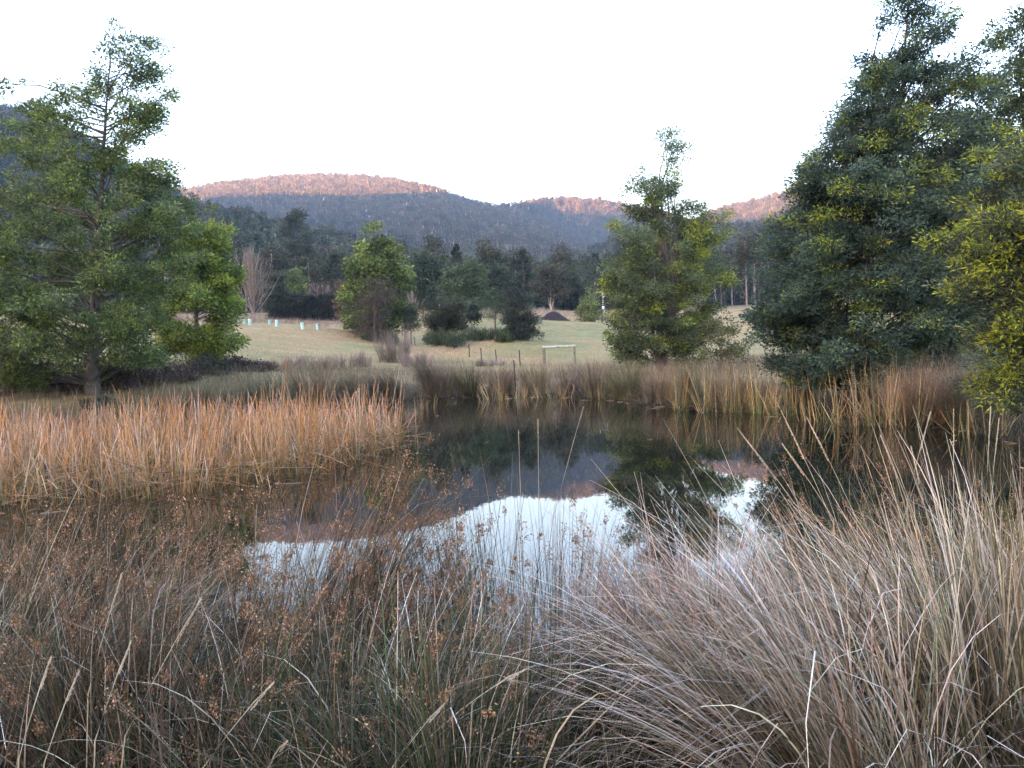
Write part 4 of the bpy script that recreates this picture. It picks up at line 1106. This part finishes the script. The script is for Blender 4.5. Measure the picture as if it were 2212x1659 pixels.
# ------------------------------------------------------------------ made things
# wire fence of steel pickets
posts = [(880, 745, 110), (897, 748, 106), (955, 765, 93), (981, 770, 88), (1014, 775, 84), (1040.5, 778, 80), (1073, 785, 76), (1124, 792, 70)]
fb = stand(posts[-1][0], posts[-1][2])
fence = empty('wire_fence', fb); tag(fence, 'wire fence of dark steel pickets running into the paddock', 'fence')
ptop = []
for k, (vx, vy, d) in enumerate(posts):
    p = stand(vx, d)
    m_ = MB(); h = 1.35
    m_.box(0, 0, h / 2 - .15, .075, .065, h + .3, (.025, .022, .02)); m_.box(.03, .03, h / 2 - .15, .03, .105, h + .28, (.025, .022, .02))
    o = m_.build('post', M_SOLID, fence, p - fb); o.rotation_euler = (RNG(k).normal(0, .02), RNG(k + 9).normal(-.03, .02), .4)
    ptop.append(np.array(p - fb))
for hgt in (.3, .6, .9, 1.18):
    w_ = MB(); w_.tube(np.array(ptop) + [0, 0, hgt], .006, .006, 3, (.25, .25, .25)); w_.build('wire', M_SOLID, fence)
p = stand(1114.6, 43.4)
lp = MB(); lp.box(0, 0, .75, .055, .055, 2.0, (.03, .028, .026)); lp.box(.03, .03, .74, .025, .08, 1.96, (.03, .028, .026))
o = lp.build('steel_picket', M_SOLID, None, p); o.rotation_euler = (0, -.03, .3)
tag(o, 'lone dark steel picket among the far bank tussocks', 'picket')

# timber goal frame
d = 78
a, b = P(1174.5, 760, d), P(1241, 757, d)
gl, gr_ = Hs(a.x, d), Hs(b.x, d)
gf = empty('goal_frame', (a.x, d, gl)); tag(gf, 'weathered pale timber goal frame standing in the grass', 'goal frame')
WOOD = (.17, .145, .115)
ztop = P(1174.5, 750, d).z - gl; ztr = P(1241, 747.5, d).z - gl
L_ = b.x - a.x  # span of the frame
for (px, zt_, zb, r, c_) in ((0, ztop, -.3, .165, WOOD), (L_, ztr, gr_ - gl - .3, .105, (.17, .14, .11))):
    m_ = MB(); zz = np.linspace(zb, zt_, 6)
    m_.tube(np.stack([px - (zz - zt_) * .0, np.zeros(6), zz], 1), r, r * .93, 10, c_)
    m_.tube(np.array([[px, 0, zt_], [px, 0, zt_ + .004]]), r * .93, .01, 10, (.38, .34, .28))
    m_.build('post', M_BARK, gf, smooth=True)
m_ = MB(); m_.tube(np.array([[-.12, -.02, ztop - .02], [L_ * .35, -.02, ztop + (ztr - ztop) * .35 - .015], [L_ + .10, -.02, ztr + .01]]), .15, .125, 10, (.40, .385, .335), (.36, .35, .29))
m_.build('crossbar', M_BARK, gf, smooth=True)

# dark compost mound
p = stand(1195, 150)
rng = RNG(700)
hh = P(1195, 672, 150).z - p.z
m_ = MB()
nr, na = 22, 64
R_, A_ = np.meshgrid(np.linspace(0, 1, nr), np.linspace(0, 2 * math.pi, na, endpoint=False), indexing='ij')
rad = 2.95 * R_ * (1 + .05 * np.sin(A_ * 3 + 1) + .03 * np.sin(A_ * 7))
Z_ = hh * (1 - R_) * 1.28; Z_ = np.minimum(Z_, hh * (1 - .75 * R_ ** 1.5)) + rng.normal(0, .035, R_.shape) * (R_ < .97) - .1
i = np.arange(nr - 1)[:, None] * na; j = np.arange(na)[None]; j2 = (j + 1) % na
m_.add(np.stack([rad * np.cos(A_), rad * np.sin(A_) * .8, Z_], -1), np.stack([i + j, i + na + j, i + na + j2, i + j2], -1).reshape(-1, 4), pick(rng, nr * na, [(3, (.022, .018, .019)), (1, (.035, .027, .026))], .25))
o = m_.build('compost_mound', M_BARK, None, p)
tag(o, 'dark heap of compost on the green paddock', 'mound')

# power pole
d = 170
p = stand(1303.5, d)
pole = empty('power_pole', p); tag(pole, 'pale power pole with two crossarms beyond the paddock', 'power pole')
ht = P(1303.5, 614, d).z - p.z
GREYP = (.42, .44, .45)
m_ = MB(); m_.tube(np.array([[0, 0, -.3], [0, 0, ht * .5], [0, 0, ht]]), .19, .13, 8, GREYP); m_.build('shaft', M_SOLID, pole, smooth=True)
for zz, x0 in ((ht - .1, -1.55), (ht - 1.55, -1.65)):
    m_ = MB(); m_.box((x0 + .25) / 2, .16, zz, abs(x0) + .45, .12, .14, GREYP); m_.build('crossarm', M_SOLID, pole)
    m_ = MB(); m_.box(x0 + .08, .16, zz + (.28 if zz > ht - 1 else -.3), .12, .12, .5, (.6, .62, .63)); m_.build('insulator', M_SOLID, pole)
m_ = MB(); m_.tube(np.array([[.3, .1, ht * .60], [.3, .1, ht * .68]]), .32, .32, 10, (.5, .52, .54)); m_.build('transformer', M_SOLID, pole)
m_ = MB(); m_.box(0, -.2, 1.3, .5, .3, 1.3, (.6, .6, .6)); m_.build('meter_box', M_SOLID, pole)

# tree guards
AQ = (.35, .52, .49); AQD = (.10, .22, .22)
for k, (vx, d, hv, wv, lab, tone) in enumerate([
    (527.5, 104, 12, .36, 'aqua tree guard left of the bigger one by the bare poplar', 1.0),
    (540.5, 101, 14, .42, 'aqua tree guard at the foot of the bare poplar', 1.05),
    (583, 104, 10, .36, 'small aqua tree guard in front of the pointed hedge shrub', .9),
    (598, 101, 14.5, .42, 'bright aqua tree guard left of the small dull grey one', 1.15),
    (611, 118, 7, .30, 'small dull grey tree guard standing farther back', .7),
    (654, 100, 15, .44, 'bright aqua tree guard alone in the middle of the paddock crest', 1.2),
    (686.5, 101, 14, .38, 'rightmost aqua tree guard beside the tall dry grass', 1.05),
    (515, 107, 6, .3, 'whitish tree guard half hidden by the yellow-green wattle', .9)]):
    p = stand(vx, d)
    h = hv / F * d; wv *= .88
    root = empty('tree_guard', p); tag(root, lab, 'tree guard', 'aqua tree guards on the paddock crest')
    ca = np.array(AQ) * tone if k not in (4, 7) else np.array((.42, .46, .47)) * tone
    m_ = MB()
    t3 = wv; ang = RNG(k).uniform(-.3, .1)
    cs3 = np.array([[-t3 / 2, -t3 * .3, 0], [t3 * .32, -t3 * .42, 0], [t3 / 2, t3 * .4, 0], [-t3 * .2, t3 * .45, 0]])
    for zl in (0,):
        v = np.concatenate([cs3 + [0, 0, -.05], cs3 + [0, 0, h]])
        m_.add(v, [[0, 1, 5, 4], [1, 2, 6, 5], [2, 3, 7, 6], [3, 0, 4, 7]], ca)
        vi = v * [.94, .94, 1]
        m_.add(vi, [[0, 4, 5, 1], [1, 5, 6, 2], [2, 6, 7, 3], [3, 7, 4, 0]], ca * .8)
    o = m_.build('sleeve', M_SOLID, root); o.rotation_euler = (0, RNG(k + 3).normal(0, .04), ang)
    m_ = MB(); m_.box(.1, .22, h * .55, .04, .04, h * 1.25, (.25, .2, .14)); m_.build('stake', M_SOLID, root)
p = stand(1017, 108)
m_ = MB(); m_.box(0, 0, .45, .38, .3, 1.0, (.55, .6, .62)); o = m_.build('tree_guard', M_SOLID, None, stand(1021, 109)); tag(o, 'white tree guard at the foot of the small round-headed tree', 'tree guard')
p = P(1843, 828, 25.5); g = Hs(p.x, p.y)
m_ = MB()
m_.box(0, 0, 0, .80, .12, .05, (.42, .42, .38))
o = m_.build('wooden_plank', M_BARK, None, p); o.rotation_euler = (.15, .02, .1)
tag(o, 'short pale plank lying on the bank beside the huge wattle trunk', 'plank')
m_ = MB()
for px in (-.3, .3): m_.tube(np.array([[px, 0, g - p.z - .2], [px, 0, -.026]]), .04, .035, 6, (.10, .08, .06))
m_.build('leg', M_BARK, o)

# ------------------------------------------------------------------ forest
def forest_proto(kind, seed, n, leaf):
    """A whole small tree, about 1 unit tall: crown mesh and trunk mesh."""
    rng = RNG(seed)
    tr = MB(); cr = MB()
    if kind == 'gum':
        h0 = rng.uniform(.35, .5)
        tr.tube(np.array([[0, 0, -.06], [rng.normal(0, .01), rng.normal(0, .01), .45], [rng.normal(0, .02), rng.normal(0, .02), .93]]), .016, .005, 5, (.30, .27, .25))
        nc = 7
        c = np.stack([rng.normal(0, .11, nc), rng.normal(0, .11, nc), rng.uniform(h0, .95, nc)], 1)
        c[:, :2] *= (1.15 - (c[:, 2:] - h0) / (1 - h0) * .7)
        r = rng.uniform(.10, .165, nc)
        pal = [(3, (.062, .066, .040)), (2, (.080, .076, .046)), (1, (.045, .052, .036))]
    elif kind == 'burnt':
        tr.tube(np.array([[0, 0, -.06], [rng.normal(0, .015), rng.normal(0, .015), .5], [rng.normal(0, .03), rng.normal(0, .03), 1.0]]), .012, .006, 5, (.32, .30, .29))
        nc = 6
        c = np.stack([rng.normal(0, .07, nc), rng.normal(0, .07, nc), rng.uniform(.25, .95, nc)], 1)
        r = rng.uniform(.08, .14, nc)
        pal = [(3, (.070, .070, .054)), (2, (.092, .080, .058)), (1, (.05, .055, .045))]
    elif kind == 'conifer':
        tr.tube(np.array([[0, 0, -.06], [0, 0, .5], [0, 0, .97]]), .018, .004, 5, (.12, .10, .08))
        nc = 22
        z = np.linspace(.14, .97, nc)
        rad = (.17 * (1 - z) + .01)
        a = rng.uniform(0, 6.28, nc)
        c = np.stack([np.cos(a) * rad * .7, np.sin(a) * rad * .7, z], 1); r = rad * .8 + .025
        pal = [(3, (.038, .052, .034)), (2, (.052, .066, .04))]
    else:  # bushy
        tr.tube(np.array([[0, 0, -.06], [.01, 0, .4], [0, 0, .85]]), .02, .006, 5, (.16, .14, .12))
        nc = 18
        c = np.stack([rng.normal(0, .15, nc), rng.normal(0, .15, nc), rng.uniform(.2, .92, nc)], 1)
        c[:, :2] *= np.sin(np.clip(c[:, 2:], .2, .95) * 3.0) * .8 + .3
        r = rng.uniform(.08, .14, nc)
        pal = [(3, (.05, .066, .04)), (2, (.066, .085, .046)), (1, (.085, .10, .05))]
    for k in range(nc):
        tr.tube(np.stack([[0, 0, max(.1, c[k, 2] - .16)], c[k]]), .005, .002, 3, (.2, .18, .16))
    idx = rng.integers(0, nc, n)
    off = rng.normal(size=(n, 3)); off /= np.linalg.norm(off, axis=1, keepdims=True); off *= rng.random((n, 1)) ** .4 * r[idx][:, None] * [1, 1, .85]
    tone = rng.normal(0, .16, nc)
    cr.leaves(c[idx] + off, off / r[idx][:, None] + rng.normal(0, .5, (n, 3)), leaf * rng.uniform(.7, 1.3, n), leaf * .62 * rng.uniform(.7, 1.3, n), pick(rng, n, pal, .15) * np.exp(tone[idx])[:, None], rng)
    return cr, tr


PRO = {}
for kind, cnt_ in (('gum', 4), ('burnt', 4), ('conifer', 3), ('bushy', 3)):
    PRO[kind] = [(lambda ct: (ct[0].mesh('crown', M_FOREST), ct[1].mesh('trunk', M_FOREST)))(forest_proto(kind, 800 + 10 * k + len(kind), 1500, .034)) for k in range(cnt_)]

FLAB = {'gum': ('gum tree with pale trunk among the forest at the foot of the hills', 'gum trees at the edge of the forest'),
        'bushy': ('bushy dark tree in the forest behind the paddock', 'bushy trees in the valley forest'),
        'conifer': ('dark pointed conifer in the forest below the hills', 'pointed conifers in the valley forest')}
rng = RNG(820)
placed = []
tries = 0
while len(placed) < 250 and tries < 8000:
    tries += 1
    d = rng.choice([rng.uniform(178, 250), rng.uniform(235, 420)])
    vx = rng.uniform(300, 2010)
    if d < 215 and (1150 < vx < 1330 and rng.random() < .8): continue
    if 1560 < vx and rng.random() < .5: continue
    q = P(vx, 700, d)
    if d < 172 + max(0, (vx - 500)) * .02: continue
    if any((q.x - a_) ** 2 + (q.y - b_) ** 2 < (3.6 if d < 260 else 5.0) ** 2 for a_, b_, *_ in placed): continue
    right = vx > 900
    kind = rng.choice(['gum', 'bushy', 'conifer'], p=[.35, .4, .25] if not right else [.35, .55, .10])
    placed.append((q.x, q.y, kind))
for (px, py, kind) in placed:
    cm, tm = PRO[kind][rng.integers(len(PRO[kind]))]
    root = empty(kind.replace('gum', 'forest_gum').replace('bushy', 'forest_tree').replace('conifer', 'forest_conifer'), (px, py, Hs(px, py)))
    tag(root, FLAB[kind][0], 'tree', FLAB[kind][1])
    s = {'gum': rng.uniform(15, 23), 'bushy': rng.uniform(11, 17), 'conifer': rng.uniform(14, 22)}[kind] * (1 if py > 230 else .78)
    w_ = s * rng.uniform(.85, 1.25)
    for nm, me in (('crown', cm), ('trunk', tm)):
        o = bpy.data.objects.new(nm, me); col.objects.link(o); o.parent = root
    root.rotation_euler = (0, 0, rng.uniform(0, 6.28)); root.scale = (w_, w_, s)

# the rest of the forest, thousands of trees: one object that spreads whole trees over the slopes
src = bpy.data.collections.new('forest_kinds')
for nm in ('gum', 'burnt', 'conifer', 'bushy'):
    for k, (cm, tm) in enumerate(PRO[nm]):
        # one joined mesh per kind for the spread
        cr_mb, tr_mb = forest_proto(nm, 900 + 10 * k + len(nm), 420 if nm != 'burnt' else 360, .062)
        j_ = MB(); j_.V = cr_mb.V + tr_mb.V; j_.C = cr_mb.C + tr_mb.C
        j_.Q = cr_mb.Q + [q + cr_mb.n for q in tr_mb.Q]; j_.n = cr_mb.n + tr_mb.n
        o = bpy.data.objects.new('mountain_tree', j_.mesh('mountain_tree', M_FOREST)); tag(o, kind='stuff')
        src.objects.link(o)
IDX = {'gum': (0, 4), 'burnt': (4, 8), 'conifer': (8, 11), 'bushy': (11, 14)}

rng = RNG(830)
N = 100000
r = np.sqrt(rng.uniform(300 ** 2, 2750 ** 2, N)); az = rng.uniform(math.radians(-38), math.radians(40), N)
X, Y = r * np.sin(az), r * np.cos(az)
keep = np.ones(N, bool)
# thin out what lies far beyond each crest line (never seen): seen = elevation above the running maximum
azb = np.linspace(math.radians(-39), math.radians(41), 320); rb = np.linspace(250, 2750, 200)
RB, AB = np.meshgrid(rb, azb, indexing='ij')
EL = (H(RB * np.sin(AB), RB * np.cos(AB)) - CAMZ) / RB
MX = np.maximum.accumulate(EL, 0)
ri = np.clip(np.searchsorted(rb, r) - 1, 0, 199); ai = np.clip(np.searchsorted(azb, az) - 1, 0, 319)
Z = H(X, Y)
keep &= (Z + 32 - CAMZ) / r > MX[ri, ai] - .002
dens = np.clip((r / 900), .75, 1.25)
keep &= rng.random(N) < .95
X, Y, Z, r, az = X[keep], Y[keep], Z[keep], r[keep], az[keep]
n = len(X)
u = rng.random(n)
isb = (r > 900) & (u < .62) & (az > math.radians(-22))
kind = np.where(isb, 1, np.where(u < .86, 0, np.where(u < .93, 2, 3)))
nearh = r < 800
kind = np.where(nearh, np.where(u < .45, 3, np.where(u < .78, 0, 2)), kind)
lohi = np.array([IDX['gum'], IDX['burnt'], IDX['conifer'], IDX['bushy']])
index = lohi[kind, 0] + (rng.random(n) * (lohi[kind, 1] - lohi[kind, 0])).astype(int)
ht = np.where(nearh, rng.uniform(14, 24, n), rng.uniform(18, 30, n))
wd = ht * rng.uniform(.8, 1.25, n)
me = bpy.data.meshes.new('forest')
me.vertices.add(n); me.vertices.foreach_set('co', np.stack([X, Y, Z], 1).astype(np.float32).ravel())
a = me.attributes.new('kind_index', 'INT', 'POINT'); a.data.foreach_set('value', index.astype(np.int32))
a = me.attributes.new('size', 'FLOAT_VECTOR', 'POINT'); a.data.foreach_set('vector', np.stack([wd, wd, ht], 1).astype(np.float32).ravel())
a = me.attributes.new('turn', 'FLOAT_VECTOR', 'POINT'); a.data.foreach_set('vector', np.stack([np.zeros(n), np.zeros(n), rng.uniform(0, 6.28, n)], 1).astype(np.float32).ravel())
forest = bpy.data.objects.new('forest', me); col.objects.link(forest)
tag(forest, kind='stuff')
ng = bpy.data.node_groups.new('spread_trees', 'GeometryNodeTree')
ng.interface.new_socket('Geometry', in_out='INPUT', socket_type='NodeSocketGeometry')
ng.interface.new_socket('Geometry', in_out='OUTPUT', socket_type='NodeSocketGeometry')
gi = ng.nodes.new('NodeGroupInput'); go = ng.nodes.new('NodeGroupOutput')
iop = ng.nodes.new('GeometryNodeInstanceOnPoints')
ci = ng.nodes.new('GeometryNodeCollectionInfo'); ci.inputs['Collection'].default_value = src
ci.inputs['Separate Children'].default_value = True; ci.inputs['Reset Children'].default_value = True
ng.links.new(gi.outputs[0], iop.inputs['Points']); ng.links.new(ci.outputs[0], iop.inputs['Instance'])
iop.inputs['Pick Instance'].default_value = True
for nm, ty, sock in (('kind_index', 'INT', 'Instance Index'), ('turn', 'FLOAT_VECTOR', 'Rotation'), ('size', 'FLOAT_VECTOR', 'Scale')):
    na_ = ng.nodes.new('GeometryNodeInputNamedAttribute'); na_.data_type = ty; na_.inputs[0].default_value = nm
    ng.links.new(na_.outputs['Attribute'], iop.inputs[sock])
ng.links.new(iop.outputs[0], go.inputs[0])
md = forest.modifiers.new('spread', 'NODES'); md.node_group = ng

# bleached dead trunks standing on the mountainside
tm = []
rng = RNG(840)
for k in range(4):
    t = MB()
    t.tube(np.array([[0, 0, -1], [rng.normal(0, .2), 0, 12], [rng.normal(0, .5), 0, 24]]), .75, .35, 5, (.62, .58, .55))
    for s in range(2):
        z = rng.uniform(13, 22); a_ = rng.choice([0, math.pi])
        t.tube(np.array([[0, 0, z], [math.cos(a_) * 2, 0, z + 3]]), .3, .15, 3, (.6, .56, .52))
    tm.append(t.mesh('dead_trunk', M_BARK))
def onto(vx, vy, r0, r1):
    rr = ray(vx, vy); el = rr.z / math.hypot(rr.x, rr.y); a_ = math.atan2(rr.x, rr.y)
    rs = np.linspace(r0, r1, 400)
    zz = H(rs * math.sin(a_), rs * math.cos(a_))
    hit = np.nonzero((zz + 20 - CAMZ) / rs >= el)[0]
    if not len(hit): return None
    q = rs[hit[0]]
    return Vector((q * math.sin(a_), q * math.cos(a_), zz[hit[0]]))
pts = [(662, 425), (620, 420), (694, 424), (716, 420), (745, 418), (872, 440), (792, 465), (806, 465), (640, 448), (722, 440), (733, 436), (560, 452), (598, 420), (1007, 470), (842, 430), (860, 425), (990, 452), (905, 408), (945, 422),
       (1212, 478), (1145, 470), (1330, 500), (980, 480), (1040, 500), (1060, 470), (900, 470), (830, 500), (1180, 500)]
for k in range(42):
    pts.append((rng.uniform(520, 1330), rng.uniform(405, 520)))
for vx, vy in pts:
    q = onto(vx, vy, 950, 2450)
    if q is None: continue
    o = bpy.data.objects.new('dead_trunk', tm[rng.integers(4)]); col.objects.link(o); o.location = q
    s = rng.uniform(.7, 1.35); o.scale = (s * .8, s * .8, s); o.rotation_euler = (rng.normal(0, .04), rng.normal(0, .05), rng.uniform(0, 6))
    tag(o, 'bleached dead tree trunk standing above the forest on the mountainside', 'dead tree', 'bleached trunks on the mountainside')
